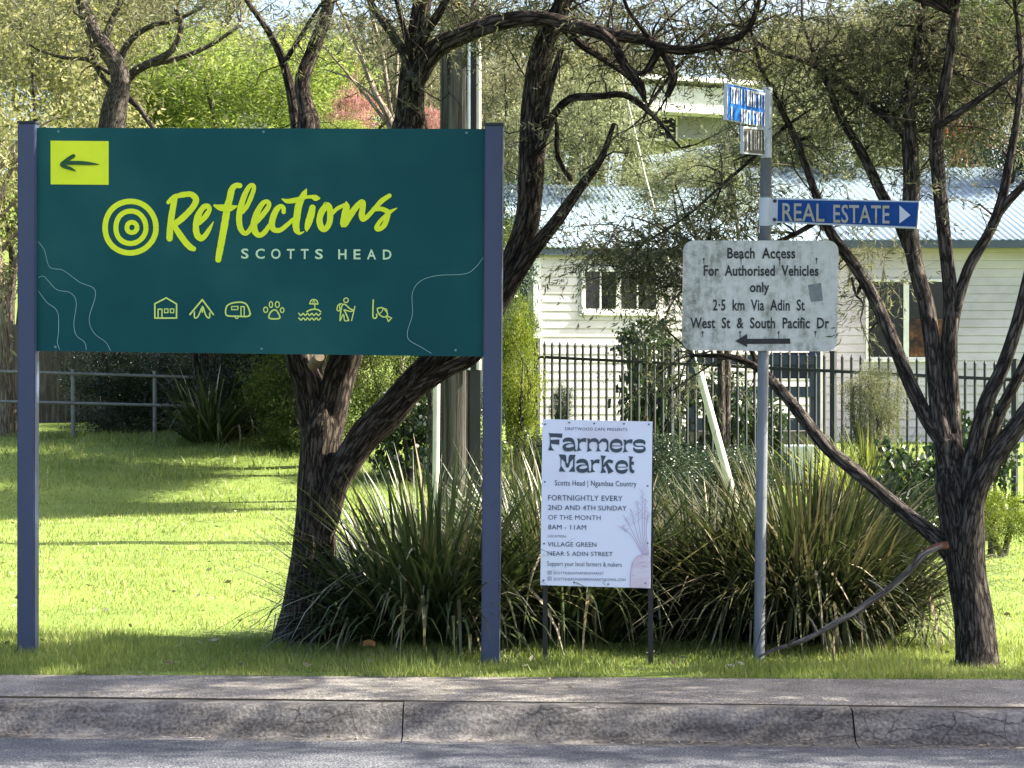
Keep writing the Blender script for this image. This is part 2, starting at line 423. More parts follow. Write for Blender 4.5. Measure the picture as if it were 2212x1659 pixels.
def tube(pts, n=14, step=0.06, rough=0.10, seed=0.0, base_flare=0.0):
    """pts: rows of x,y,z,r -> verts, faces, bark coordinates"""
    c = catmull(pts, step); m = len(c)
    p, r = c[:, :3], np.maximum(c[:, 3], 0.0015)
    t = np.gradient(p, axis=0); t /= np.linalg.norm(t, axis=1, keepdims=True) + 1e-9
    ref = np.array([0.13, -1.0, 0.21]); 
    s = np.cross(t, ref); s /= np.linalg.norm(s, axis=1, keepdims=True) + 1e-9
    q = np.cross(t, s)
    ln = np.concatenate([[0], np.cumsum(np.linalg.norm(np.diff(p, axis=0), axis=1))])
    a = np.linspace(0, 2 * np.pi, n, endpoint=False)
    ca, sa = np.cos(a), np.sin(a)
    rr = np.repeat(r[:, None], n, 1)
    if rough:
        for i in range(m):
            for j in range(n):
                rr[i, j] *= 1 + rough * (mnoise.noise(Vector((ca[j] * 2.2 + seed, sa[j] * 2.2, ln[i] * 1.6))) + 0.7 * mnoise.noise(Vector((ca[j] * 6 + seed, sa[j] * 6, ln[i] * 4.0))))
    v = p[:, None, :] + rr[..., None] * (ca[None, :, None] * s[:, None, :] + sa[None, :, None] * q[:, None, :])
    bk = np.stack([np.repeat((ca * 1.0)[None], m, 0) * r[:, None], np.repeat((sa * 1.0)[None], m, 0) * r[:, None], np.repeat(ln[:, None], n, 1)], 2)
    bk[..., 0] += seed
    i, j = np.meshgrid(np.arange(m - 1), np.arange(n), indexing='ij')
    f = np.stack([i * n + j, i * n + (j + 1) % n, (i + 1) * n + (j + 1) % n, (i + 1) * n + j], 2).reshape(-1, 4)
    # end cap: close the tip with a collapsed ring
    tip = np.repeat(p[-1:], n, 0) + t[-1] * r[-1] * 0.5
    v = np.vstack([v.reshape(-1, 3), tip]); bk = np.vstack([bk.reshape(-1, 3), bk[-1]])
    k = np.arange(n); f = np.vstack([f, np.stack([(m - 1) * n + k, (m - 1) * n + (k + 1) % n, m * n + (k + 1) % n, m * n + k], 1)])
    return v, f, bk

def limbs_mesh(name, limbs):
    vs, fs, bs, b = [], [], [], 0
    for v, f, bk in limbs:
        vs.append(v); fs.append(f + b); bs.append(bk); b += len(v)
    return mesh_np(name, np.vstack(vs), np.vstack(fs), smooth=True, pattr={'bark': np.vstack(bs)})

def pxlimb(spec, d0, d1, n=14, step=0.06, rough=0.10, seed=None):
    k = len(spec); out = []
    for i, (x, y, w) in enumerate(spec):
        d = d0 + (d1 - d0) * i / (k - 1)
        p = P(x, y, d); out.append((p.x, p.y, p.z, 0.5 * w / F * d))
    return tube(out, n, step, rough, random.uniform(0, 50) if seed is None else seed), np.array(out)

def twiglets(skel, targets, r0=0.011, n=5):
    """slender branches from the nearest limb points out to the target points"""
    out = []
    sk = np.vstack(skel)
    for t in targets:
        dd = np.linalg.norm(sk[:, :3] - t, axis=1) + rng.rand(len(sk)) * 0.25
        s = sk[np.argmin(dd)]
        a, b = s[:3], np.asarray(t)
        L = np.linalg.norm(b - a)
        if L > 2.6 or L < 0.08: continue
        m1 = a + (b - a) * 0.35 + rng.normal(size=3) * L * 0.10 + np.array([0, 0, 0.10 * L])
        m2 = a + (b - a) * 0.72 + rng.normal(size=3) * L * 0.10 + np.array([0, 0, 0.07 * L])
        rr = min(r0 * (0.5 + 0.5 * L), s[3] * 0.7 + 0.002)
        out.append(tube([(*a, rr), (*m1, rr * 0.75), (*m2, rr * 0.5), (*b, rr * 0.22)], n, 0.12, 0.0, rng.rand() * 9))
    return out

def blobs_for(blobs, leafmul=1.0):
    L, T, tg = [], [], []
    for (x, y, d, rx, rd, rz, n, *o) in blobs:
        c = P(x, y, d); kw = o[0] if o else {}
        l, t = sprays((c.x, c.y, c.z), rx, rd, rz, n, **kw)
        L.append(l); T.append(t)
        k = kw.get('per', 16)
        m = max(3, int(n / 12))
        idx = rng.choice(n, min(m, n), replace=False)
        tg.extend(list(t[0][idx]))
    return L, T, tg

def foliage(name, L, T, leaf, parent):
    me = crown_mesh(name, [(l, 0) for l in L] + [(t, 1) for t in T], None)
    return link(name, me, [leaf, M['twig']], parent)

BIG = dict(leaf=0.085, lw=0.015, per=12)

# ------------------------------------------------------------------ lettering engine (vinyl strokes on a board's own plane)
class Board:
    """a flat face: origin, right and normal; points are read off the photograph and laid on the face"""
    def __init__(s, o, right, lift=0.0015):
        s.o = Vector(o); s.r = Vector(right).normalized()
        s.up = Vector((0, 0, 1)); s.n = s.r.cross(s.up).normalized(); s.lift = lift; s.k = 0
        if s.n.y > 0: s.n = -s.n
    def hit(s, px, py, lift=0.0):             # full-resolution photo pixel
        x, y = full(px, py)
        dirv = Vector(((x - CX) / F, 1.0, -(y - HY) / F)); o = Vector((0, 0, EYE))
        t = (s.o - o).dot(s.n) / dirv.dot(s.n)
        return o + dirv * t + s.n * lift
    def next(s, layer=0):
        s.k += 1; return s.lift + 0.0042 * layer + 0.0009 * (s.k % 4)

class Ink:
    def __init__(s, board, off=(0, 0), scale=1.0):
        s.b = board; s.off = off; s.sc = scale; s.v = []; s.f = []; s.cuts = []; s.layer = 0
    def cut(s):
        if not s.cuts or s.cuts[-1] != len(s.f): s.cuts.append(len(s.f))
        return s
    def px(s, x, y): return s.off[0] + x / s.sc, s.off[1] + y / s.sc
    def stroke(s, pts, closed=False, w=None, step=None, cap=True, jit=0.0):
        """pts: (x, y, width) in the zoom's own pixels"""
        p = np.array([(q[0], q[1], 0, (q[2] if len(q) > 2 else w)) for q in pts], dtype=float)
        ext = np.ptp(p[:, :2], axis=0).max(); step = step or max(ext / 60, 1.2)
        c = catmull(np.vstack([p, p[:1]]) if closed else p, step)
        q = c[:, :2]; wd = c[:, 3].copy()
        if jit:
            wd *= 1 + jit * np.array([mnoise.noise(Vector((a[0] / 40, a[1] / 40, 3))) for a in q])
        t = np.gradient(q, axis=0); t /= np.linalg.norm(t, axis=1, keepdims=True) + 1e-9
        nn = np.stack([-t[:, 1], t[:, 0]], 1)
        L = q + nn * wd[:, None] / 2; Rr = q - nn * wd[:, None] / 2
        lift = s.b.next(s.layer); base = len(s.v)
        for i, (a, b) in enumerate(zip(L, Rr)):
            lf = lift + 0.0006 * i / len(L)
            s.v.append(s.b.hit(*s.px(*a), lf)); s.v.append(s.b.hit(*s.px(*b), lf))
        for i in range(len(q) - 1):
            s.f.append([base + 2 * i, base + 2 * i + 1, base + 2 * i + 3, base + 2 * i + 2])
        if cap and not closed:
            for e, sg in ((0, -1), (-1, 1)):
                ang0 = math.atan2(nn[e][1], nn[e][0]); b2 = len(s.v); ring = []
                for k in range(9):
                    an = ang0 - sg * math.pi * k / 8
                    s.v.append(s.b.hit(*s.px(q[e][0] + math.cos(an) * wd[e] / 2, q[e][1] + math.sin(an) * wd[e] / 2), lift)); ring.append(b2 + k)
                s.f.append(ring)
        return s
    def poly(s, pts):
        lift = s.b.next(s.layer); base = len(s.v)
        for a in pts: s.v.append(s.b.hit(*s.px(a[0], a[1]), lift))
        s.f.append(list(range(base, base + len(pts))))
        return s
    def ell(s, cx, cy, rx, ry, w, ph=0.0, jit=0.0):
        pts = [(cx + rx * math.cos(a + ph) * (1 + jit * math.sin(3 * a + 1)), cy + ry * math.sin(a + ph) * (1 + jit * math.sin(2 * a + 2)), w) for a in np.linspace(0, 2 * math.pi, 28, endpoint=False)]
        return s.stroke(pts, closed=True, jit=jit * 3)
    def disc(s, cx, cy, r):
        return s.poly([(cx + r * math.cos(a), cy + r * math.sin(a)) for a in np.linspace(0, 2 * math.pi, 14, endpoint=False)])
    def text(s, body, x0, x1, ytop, ybase, slope=0.0, bold=0.0, shear=0.0, space=1.0):
        """set a line so that its ink spans x0..x1 and its capitals ytop..ybase (zoom pixels); slope in px per px"""
        cu = bpy.data.curves.new('line', 'FONT'); cu.body = body; cu.resolution_u = 3; cu.offset = bold; cu.shear = shear; cu.space_character = space
        ob = bpy.data.objects.new('line', cu); COL.objects.link(ob)
        dg = bpy.context.evaluated_depsgraph_get(); me = bpy.data.meshes.new_from_object(ob.evaluated_get(dg))
        co = np.zeros(len(me.vertices) * 3); me.vertices.foreach_get('co', co); co = co.reshape(-1, 3)
        fa = [list(p.vertices) for p in me.polygons]
        bpy.data.objects.remove(ob); bpy.data.curves.remove(cu); bpy.data.meshes.remove(me)
        mn, mxx = co[:, 0].min(), co[:, 0].max(); caph = 0.72
        lift = s.b.next(s.layer); base = len(s.v)
        for c in co:
            x = x0 + (c[0] - mn) / (mxx - mn) * (x1 - x0); y = ybase - c[1] / caph * (ybase - ytop) + slope * (x - x0)
            s.v.append(s.b.hit(*s.px(x, y), lift))
        s.f += [[base + i for i in f] for f in fa]
        return s
    def build(s, name, mat, parent):
        out = None
        for a, b in zip([0] + s.cuts, s.cuts + [len(s.f)]):
            fs = s.f[a:b]
            if not fs: continue
            used = sorted({i for f in fs for i in f}); ix = {u: k for k, u in enumerate(used)}
            me = bpy.data.meshes.new(name); me.from_pydata([tuple(s.v[u]) for u in used], [], [[ix[i] for i in f] for f in fs]); me.update()
            bm = bmesh.new(); bm.from_mesh(me)
            bmesh.ops.triangulate(bm, faces=[f for f in bm.faces if len(f.verts) > 4])
            for f in bm.faces:
                f.normal_update()
                if f.normal.dot(s.b.n) < 0: f.normal_flip()
            bm.to_mesh(me); bm.free()
            out = link(name, me, mat, parent)
        return out

def slab(board, corners, thick, name, mat, parent, bevel=0.0, inset_r=0.0):
    """board panel with its face on the board plane; corners in full photo pixels, clockwise from top left"""
    pts = [board.hit(*c) for c in corners]
    if inset_r:
        q = []
        for i in range(4):
            p0, p, p1 = pts[i - 1], pts[i], pts[(i + 1) % 4]
            a = (p0 - p).normalized(); b = (p1 - p).normalized(); cc = p + (a + b) * inset_r
            for k in range(7):
                th = math.pi / 2 * k / 6
                q.append(cc - b * inset_r * math.cos(th) - a * inset_r * math.sin(th))
        pts = q
    mb = MB(); mb.poly(pts, -board.n * thick)
    if bevel: bmesh.ops.bevel(mb.bm, geom=mb.bm.edges[:], offset=bevel, segments=2, affect='EDGES')
    return mb.build(name, mat, parent)

# ------------------------------------------------------------------ holiday park sign
M['teal'] = mat_noise('teal_sign_film', [(0.30, (0.0015, 0.056, 0.064)), (0.5, (0.003, 0.067, 0.070)), (0.72, (0.014, 0.096, 0.088))], scale=1.0, rough=0.45, spec=0.16, detail=3)  # lighter cloudy patches: faint reflections and dust put into the colour
M['post_paint'] = mat_noise('slate_blue_post_paint', [(0.3, (0.040, 0.054, 0.104)), (0.7, (0.052, 0.066, 0.120))], scale=3, stretch=(1, 1, 0.3), rough=0.5, spec=0.4)
M['cap'] = mat_flat('black_cap', (0.02, 0.022, 0.03), 0.6)
M['lime_ink'] = mat_flat('lime_vinyl', (0.72, 0.83, 0.016), 0.45, 0.35, var=0.05)
M['lime_pale'] = mat_flat('pale_lime_vinyl', (0.60, 0.74, 0.16), 0.45, 0.35, var=0.06)
M['mint_ink'] = mat_flat('mint_vinyl', (0.52, 0.72, 0.42), 0.45, 0.35, var=0.05)
M['line_ink'] = mat_flat('thin_contour_ink', (0.24, 0.42, 0.38), 0.5, 0.3)
M['green_ink'] = mat_flat('dark_green_vinyl', (0.018, 0.075, 0.024), 0.5, 0.3)
M['screw'] = mat_flat('screw_head', (0.11, 0.21, 0.25), 0.5, 0.5)

dl, dr = 13.13, 12.90
pl = Vector(((95 - 1280) / 6045 * dl, dl, 0)); pr = Vector(((1212 - 1280) / 6045 * dr, dr, 0))
sb = Board(pl, pr - pl)
root = empty('park_sign', (*(pl + pr).to_2d() / 2, 0.0), 'large dark teal holiday park sign with lime lettering between two slate blue posts', 'sign')
slab(sb, [(92, 320), (1216, 323), (1216, 892), (92, 878)], 0.028, 'sign_panel', M['teal'], root)
M['trim'] = mat_flat('aluminium_trim', (0.30, 0.36, 0.38), 0.4, 0.5, 0.3)
for (pxl, pxr, d, top, bot, lean) in ((48, 93.5, dl, 310, 1640, 0.004), (1214, 1259, dr, 315, 1668, -0.0075)):
    w = (pxr - pxl) / 6045 * d
    xc = ((pxl + pxr) / 2 - 1280) / 6045 * d
    zt = EYE - (top - 936) / 6045 * d; zb = -0.12
    ang = math.atan2((pr - pl).y, (pr - pl).x)
    mb = MB(); rot = Matrix.Rotation(ang, 3, 'Z')
    mb.box((xc, d + 0.012, (zt + zb) / 2), (w, 0.085, zt - zb), rot, 0.006)
    for v in mb.bm.verts: v.co.x += -lean * (zt - v.co.z)*0.5 if lean > 0 else lean * (zt - v.co.z)
    po = mb.build('post', M['post_paint'], root)
    c2 = MB().box((xc, d + 0.012, zt + 0.006), (w + 0.006, 0.091, 0.013), rot, 0.002)
    c2.build('post_cap', M['cap'], po)
# lime arrow plate
ap = Ink(sb, (100, 330), 11.06).poly([(300, 250), (1905, 263), (1905, 1468), (302, 1455)]).build('arrow_plate', M['lime_ink'], root)
ar = Ink(sb, (100, 330), 11.06)
ar.layer = 1; ar.stroke([(935, 672, 104), (800, 760, 112), (670, 870, 128), (632, 915, 128), (700, 968, 100), (850, 1018, 84), (985, 1086, 34)])
ar.stroke([(650, 890, 90), (850, 866, 105), (1200, 870, 108), (1450, 890, 72), (1640, 908, 22)])
ar.build('arrow', M['green_ink'], ap)
# brush word
z1 = Ink(sb, (240, 440), 5.53)
for st in (
    [(1000, 368, 52), (1082, 305, 80), (1072, 410, 84), (1048, 550, 88), (1030, 700, 88), (1020, 850, 92), (1020, 868, 86)],
    [(1080, 292, 62), (1200, 264, 74), (1310, 256, 76), (1372, 300, 88), (1385, 350, 84), (1330, 450, 86), (1210, 575, 90), (1110, 655, 86), (1060, 690, 60)],
    [(1085, 690, 66), (1150, 795, 86), (1240, 920, 88), (1310, 990, 84), (1352, 1010, 70)],
    [(1430, 650, 70), (1520, 560, 78), (1572, 465, 66), (1542, 420, 70), (1480, 445, 76), (1412, 560, 86), (1385, 700, 88), (1400, 810, 88), (1450, 865, 84), (1510, 830, 74), (1570, 740, 56), (1627, 636, 12)],
    [(1990, 137, 70), (1935, 135, 76), (1880, 190, 88), (1850, 320, 92), (1820, 430, 96), (1792, 600, 100), (1748, 850, 96), (1705, 1080, 90), (1692, 1160, 84)],
    [(1640, 412, 34), (1720, 440, 88), (1850, 446, 92), (1946, 424, 28)],
): z1.stroke(st, jit=0.10)
z2 = Ink(sb, (600, 440), 5.53); z2.v, z2.f = z1.v, z1.f
for st in (
    [(40, 500, 60), (100, 420, 62), (155, 300, 64), (195, 180, 60), (180, 132, 60), (130, 152, 62), (70, 260, 76), (25, 390, 82), (-5, 520, 84), (-8, 640, 82), (15, 740, 76), (70, 798, 66), (130, 760, 66), (185, 670, 70)],
    [(170, 700, 60), (255, 610, 72), (350, 500, 72), (404, 412, 64), (388, 362, 60), (330, 372, 66), (270, 450, 76), (215, 570, 88), (195, 680, 92), (215, 780, 86), (275, 824, 70), (340, 785, 70), (410, 690, 62)],
    [(605, 502, 58), (600, 442, 60), (555, 425, 66), (500, 480, 82), (455, 590, 88), (442, 690, 86), (480, 750, 74), (560, 750, 66), (650, 682, 60), (735, 605, 52)],
    [(918, 188, 22), (890, 250, 76), (842, 340, 92), (810, 430, 98), (790, 560, 98), (775, 680, 96), (790, 760, 84), (830, 796, 44), (886, 774, 14)],
    [(588, 325, 22), (660, 352, 62), (780, 336, 72), (900, 300, 50), (990, 292, 52), (1050, 308, 88), (1092, 312, 40)],
    [(1005, 442, 88), (985, 540, 98), (950, 650, 96), (928, 730, 64), (926, 768, 16)],
    [(1200, 410, 88), (1130, 500, 90), (1100, 620, 86), (1130, 720, 86), (1185, 735, 76), (1240, 640, 82), (1247, 500, 86), (1225, 420, 86), (1190, 402, 80)],
    [(1270, 530, 50), (1340, 460, 54), (1440, 405, 50)],
    [(1470, 366, 26), (1475, 430, 92), (1450, 550, 96), (1432, 660, 92), (1450, 680, 74), (1530, 540, 92), (1620, 420, 80), (1690, 366, 80), (1702, 420, 80), (1686, 530, 86), (1700, 600, 74), (1760, 568, 66), (1850, 470, 62), (1960, 350, 70), (2068, 276, 60)],
    [(1850, 462, 60), (1960, 460, 64), (2040, 500, 70), (2042, 570, 70), (1992, 690, 74), (1920, 740, 60), (1886, 722, 58), (1930, 640, 56), (2000, 570, 56), (2080, 500, 50), (2172, 448, 12)],
): z2.stroke(st, jit=0.08)
z2.build('brush_lettering', M['lime_ink'], root)
lg = Ink(sb, (240, 440), 5.53)
lg.ell(477, 711, 352, 360, 76, jit=0.012); lg.ell(483, 713, 208, 228, 70, jit=0.02); lg.ell(500, 715, 70, 72, 66, jit=0.02)
lg.build('ring_emblem', M['lime_ink'], root)
tx = Ink(sb, (600, 440), 5.53)
for ch, cx_, w in zip('SCOTTSHEAD', (70, 280, 497, 704, 897, 1093, 1417, 1620, 1820, 2035), (104, 126, 132, 108, 108, 108, 114, 96, 126, 118)):
    dy = (cx_ - 70) * 0.0065
    if ch == 'H': tx.cut()
    tx.text(ch, cx_ - w / 2, cx_ + w / 2, 1004 + dy, 1142 + dy, bold=0.018)
tx.build('lettering_word', M['mint_ink'], root)
ic = Ink(sb, (340, 700), 3.16)
def I(pts, w=11, closed=False): ic.stroke([(a, b, w) for a, b in pts], closed=closed)
def seg(pts, w=11):
    for a, b in zip(pts[:-1], pts[1:]): ic.stroke([(*a, w), (*b, w)])
seg([(150, 303), (150, 190), (240, 143), (321, 190), (321, 302), (150, 303)], 12)
seg([(176, 300), (176, 232), (206, 232), (206, 300)], 10)
for x in (226, 272): seg([(x, 230), (x + 28, 230), (x + 28, 260), (x, 260), (x, 230)], 8)
ic.cut(); seg([(427, 274), (525, 157), (612, 274)], 13); I([(463, 255), (464, 298), (490, 292), (520, 225)], 11); I([(530, 215), (555, 285), (580, 300), (584, 262)], 11); seg([(525, 212), (525, 255)], 12)
ic.cut(); I([(707, 250), (722, 205), (775, 181), (850, 181), (886, 215), (896, 284), (800, 288), (722, 283)], 12, True); seg([(890, 284), (908, 270)], 10)
seg([(757, 211), (808, 211), (804, 236), (757, 236), (757, 211)], 8); seg([(830, 284), (830, 212), (856, 212), (856, 284)], 9); ic.ell(797, 296, 12, 10, 8)
ic.cut()
for a in ((1025, 237, 16, 21), (1067, 196, 13, 23), (1118, 196, 16, 23), (1156, 240, 14, 19)): ic.ell(*a, 9)
I([(1048, 300), (1060, 262), (1085, 240), (1108, 242), (1127, 268), (1137, 300), (1115, 308), (1072, 308)], 12, True)
ic.cut(); I([(1373, 190), (1384, 164), (1405, 156), (1430, 166), (1438, 190)], 10); seg([(1375, 190), (1438, 192)], 10); seg([(1395, 188), (1405, 160), (1418, 188)], 6); seg([(1412, 190), (1415, 232)], 8)
I([(1350, 252), (1390, 234), (1435, 236), (1460, 252)], 11)
for yy in (274, 310): I([(1287 + i * 17.2, yy + (8 if i % 2 else -8)) for i in range(11)], 10)
ic.cut(); ic.ell(1660, 162, 18, 18, 9); I([(1612, 190), (1594, 207), (1590, 240), (1610, 246)], 9); I([(1612, 240), (1610, 200), (1628, 188)], 8)
I([(1612, 322), (1618, 255), (1628, 205), (1652, 195), (1690, 228), (1720, 240)], 11); I([(1648, 236), (1690, 250), (1715, 246)], 9); I([(1645, 240), (1660, 268), (1682, 322)], 11); I([(1615, 322), (1640, 275), (1650, 322), (1680, 322)], 9); seg([(1730, 210), (1704, 322)], 9)
ic.cut(); I([(1875, 160), (1872, 280), (1886, 305), (1904, 290), (1900, 272)], 11); I([(1905, 226), (1948, 222), (1985, 262), (1982, 290), (1950, 292), (1918, 268)], 10, True); seg([(1978, 284), (2020, 302), (1994, 330), (1978, 284)], 9); I([(1920, 270), (1945, 250), (1950, 226)], 7); I([(1950, 228), (1978, 230), (1985, 250)], 7)
ic.build('pictogram', M['lime_pale'], root)
ct = Ink(sb, (0, 280), 1.7015)
for st in ([(163, 552), (190, 590), (212, 660), (270, 675), (340, 725), (398, 750), (405, 790), (380, 880), (400, 940), (450, 980), (471, 1016)],
           [(164, 705), (190, 702), (240, 755), (300, 770), (325, 810), (315, 900), (325, 950), (360, 980), (368, 1013)],
           [(164, 762), (200, 810), (245, 850), (250, 930), (245, 980), (255, 1012)],
           [(2056, 620), (2020, 665), (1975, 690), (1860, 697), (1790, 720), (1755, 770), (1755, 860), (1735, 930), (1740, 970), (1790, 1000), (1836, 1028)]):
    ct.cut(); ct.stroke([(a, b, 2.2) for a, b in st], cap=False)
ct.build('contour_line', M['line_ink'], root)
M['seam'] = mat_flat('faint_panel_seam', (0.012, 0.085, 0.084), 0.5, 0.2)
sm_ = Ink(sb, (0, 280), 1.7015)
for ya, yb in ((262, 266), (649, 656)): sm_.cut().stroke([(168, ya, 1.6), (900, (ya + yb) / 2, 1.1), (2050, yb, 1.6)], cap=False)
sm_.build('panel_seam', M['seam'], root)
sc_ = Ink(sb, (0, 280), 1.7015)
for a in ((250, 84), (1122, 86), (1985, 90), (236, 1000), (1113, 1008), (1938, 1014)): sc_.cut().disc(*a, 5.5)
sc_.build('screw', M['screw'], root)

# ------------------------------------------------------------------ farmers market poster
M['poster'] = mat_noise('poster_print', [(0.28, (0.70, 0.66, 0.76)), (0.42, (0.74, 0.78, 0.90)), (0.8, (0.78, 0.83, 0.93))], scale=2.2, rough=0.35, spec=0.4, detail=2)
M['slate_ink'] = mat_flat('slate_ink', (0.055, 0.075, 0.10), 0.5, 0.3, var=0.06)
M['navy_ink'] = mat_flat('navy_ink', (0.045, 0.058, 0.09), 0.5, 0.3, var=0.06)
M['grey_ink'] = mat_flat('pale_grey_ink', (0.16, 0.18, 0.24), 0.5, 0.3)
M['mauve_ink'] = mat_flat('mauve_ink', (0.46, 0.33, 0.43), 0.5, 0.3)
M['root_ink'] = mat_noise('root_print', [(0.3, (0.62, 0.50, 0.58)), (0.7, (0.74, 0.70, 0.80))], scale=9, stretch=(1, 1, 3), rough=0.4)
M['black_steel'] = mat_flat('black_steel', (0.018, 0.016, 0.016), 0.55, 0.4)
pb = Board(P(1169, 1270, 12.93), P(1410, 1270, 12.85) - P(1169, 1270, 12.93))
proot = empty('market_poster', P(1288, 1440, 12.9) * 1.0, 'white printed market poster board with a pale root drawing on two thin black stakes', 'sign')
pz = dict(off=(1320, 1030), scale=3.606)
pxq = lambda x, y: (1320 + x / 3.606, 1030 + y / 3.606)
slab(pb, [pxq(130, 66), pxq(1122, 88), pxq(1102, 1592), pxq(111, 1563)], 0.006, 'poster_board', M['poster'], proot)
for (xt, yt, xb, yb, d) in ((1179, 1100, 1177, 1440, 12.91), (1408, 910, 1405, 1444, 12.86)):
    a, b = P(xt, yt, d + 0.012), P(xb, yb, d + 0.012); a.y = b.y = d + 0.055; b.z = -0.15
    mb = MB(); mb.box((a + b) / 2, (0.026, 0.012, (a - b).length))
    mb.build('stake', M['black_steel'], proot)
fm = Ink(pb, (1360, 1060), 7.9)
fm.poly([(92, 183), (367, 193), (357, 278), (240, 265), (128, 264), (128, 318), (308, 308), (303, 415), (138, 392), (150, 450), (170, 490), (208, 528), (80, 527), (108, 450), (118, 350), (112, 240)])
A_ = [[(378, 360, 22), (405, 330, 60), (450, 312, 78), (510, 310, 78), (560, 335, 70), (598, 400, 34), (604, 470, 32), (606, 520, 40), (640, 530, 26)], [(588, 395, 16), (500, 392, 22), (430, 415, 45), (400, 455, 62), (430, 500, 74), (500, 508, 76), (560, 492, 70), (600, 455, 30)]]
R_ = [[(682, 290, 66), (684, 330, 34), (685, 400, 28), (685, 470, 34), (690, 510, 70), (695, 534, 118)], [(692, 390, 20), (730, 335, 52), (790, 318, 74), (833, 325, 76)]]
M_ = [[(885, 292, 72), (880, 340, 36), (878, 430, 28), (882, 490, 44), (892, 520, 80), (898, 542, 112)], [(890, 385, 18), (940, 328, 52), (1010, 320, 76), (1058, 350, 52), (1072, 420, 28), (1070, 500, 44), (1074, 530, 84), (1074, 544, 104)], [(1086, 388, 18), (1140, 330, 52), (1200, 325, 76), (1246, 355, 52), (1258, 430, 30), (1250, 510, 44), (1245, 535, 84), (1243, 549, 104)]]
E_ = [[(1335, 437, 18), (1430, 437, 16), (1525, 434, 18), (1532, 400, 40), (1500, 350, 62), (1430, 335, 78), (1360, 355, 60), (1325, 410, 46), (1325, 470, 46), (1360, 515, 62), (1430, 532, 74), (1500, 515, 66), (1540, 470, 20)]]
S_ = [[(1990, 412, 24), (1968, 358, 66), (1880, 342, 78), (1795, 365, 54), (1788, 415, 40), (1840, 443, 26), (1950, 446, 26), (1985, 478, 40), (1970, 525, 62), (1885, 542, 76), (1800, 522, 60), (1768, 470, 22)]]
def put(g, dx=0, dy=0):
    for st in g: fm.stroke([(a + dx, b + dy, w) for a, b, w in st], cap=False)
put(A_); put(R_); put(M_); put(E_); put(R_, 915, 24); put(S_)
fm.cut().poly([(295, 603), (420, 608), (440, 650), (445, 760), (460, 790), (480, 760), (490, 650), (510, 610), (628, 610), (610, 660), (605, 850), (612, 950), (487, 945), (570, 840), (578, 690), (520, 760), (490, 860), (455, 870), (430, 850), (415, 760), (345, 690), (342, 830), (425, 950), (295, 940), (328, 840), (325, 680)])
put(A_, 268, 421); put(R_, 265, 421)
for st in ([(1172, 628, 112), (1168, 670, 76), (1158, 740, 40), (1158, 830, 34), (1164, 900, 52), (1172, 950, 104), (1174, 968, 112)], [(1178, 850, 30), (1225, 775, 46), (1290, 735, 62), (1362, 760, 62)], [(1230, 790, 50), (1280, 880, 74), (1325, 966, 116)]): fm.stroke(st, cap=False)
put(E_, 108, 419)
for st in ([(1720, 645, 106), (1716, 680, 62), (1708, 760, 42), (1710, 870, 50), (1730, 930, 66), (1780, 955, 60)], [(1712, 777, 62), (1776, 777, 64)]): fm.stroke(st, cap=False)
fm.build('headline_word', M['slate_ink'], proot)
tp = Ink(pb, (1320, 1030), 3.606)
SL = 0.014
tp.text('DRIFTWOOD CAFE PRESENTS', 335, 895, 138, 166, SL, bold=0.0, space=1.1)
tp.cut().text('Scotts Head | Ngambaa Country', 243, 978, 613, 663, SL, bold=0.004, space=1.08)
for t_, x1, y0, y1 in (('FORTNIGHTLY EVERY', 852, 748, 798), ('2ND AND 4TH SUNDAY', 890, 838, 884), ('OF THE MONTH', 655, 928, 972), ('8AM - 11AM', 525, 1015, 1060), ('VILLAGE GREEN', 618, 1171, 1213), ('NEAR 5 ADIN STREET', 765, 1256, 1296)):
    tp.cut().text(t_, 183 if y0 < 1100 else 178, x1, y0, y1, SL * 0.7, space=1.05)
tp.cut().text('LOCATION:', 180, 345, 1110, 1132, SL)
tp.cut().text('Support your local farmers & makers', 174, 845, 1345, 1388, SL, space=1.08)
tp.build('text_line', M['navy_ink'], proot)
tg_ = Ink(pb, (1320, 1030), 3.606)
tg_.text('SCOTTSHEADFARMERSMARKET', 230, 685, 1440, 1464, SL * 0.7); tg_.cut().text('SCOTTSHEADFARMERSMARKET@GMAIL.COM', 230, 880, 1495, 1520, SL * 0.7)
for yy in (1450, 1503):
    tg_.cut()
    q = [(180, yy - 14), (210, yy - 14), (210, yy + 14), (180, yy + 14), (180, yy - 14)]
    for a, b in zip(q[:-1], q[1:]): tg_.stroke([(*a, 4), (*b, 4)])
    tg_.ell(195, yy, 6, 6, 3)
tg_.build('contact_line', M['grey_ink'], proot)
Ink(pb, (1320, 1030), 3.606).poly([(925, 1584), (930, 1450), (945, 1360), (985, 1305), (1040, 1285), (1085, 1290), (1104, 1300), (1100, 1588)]).build('root_print', M['root_ink'], proot)
rk = Ink(pb, (1320, 1030), 3.606); rk.layer = 1
for st in ([(922, 1584), (928, 1450), (945, 1360), (985, 1305), (1040, 1285), (1088, 1290)], [(940, 1480), (960, 1470)], [(1000, 1360), (1060, 1352)], [(950, 1540), (975, 1530)], [(1030, 1390), (1070, 1400)]): rk.stroke([(a, b, 4) for a, b in st])
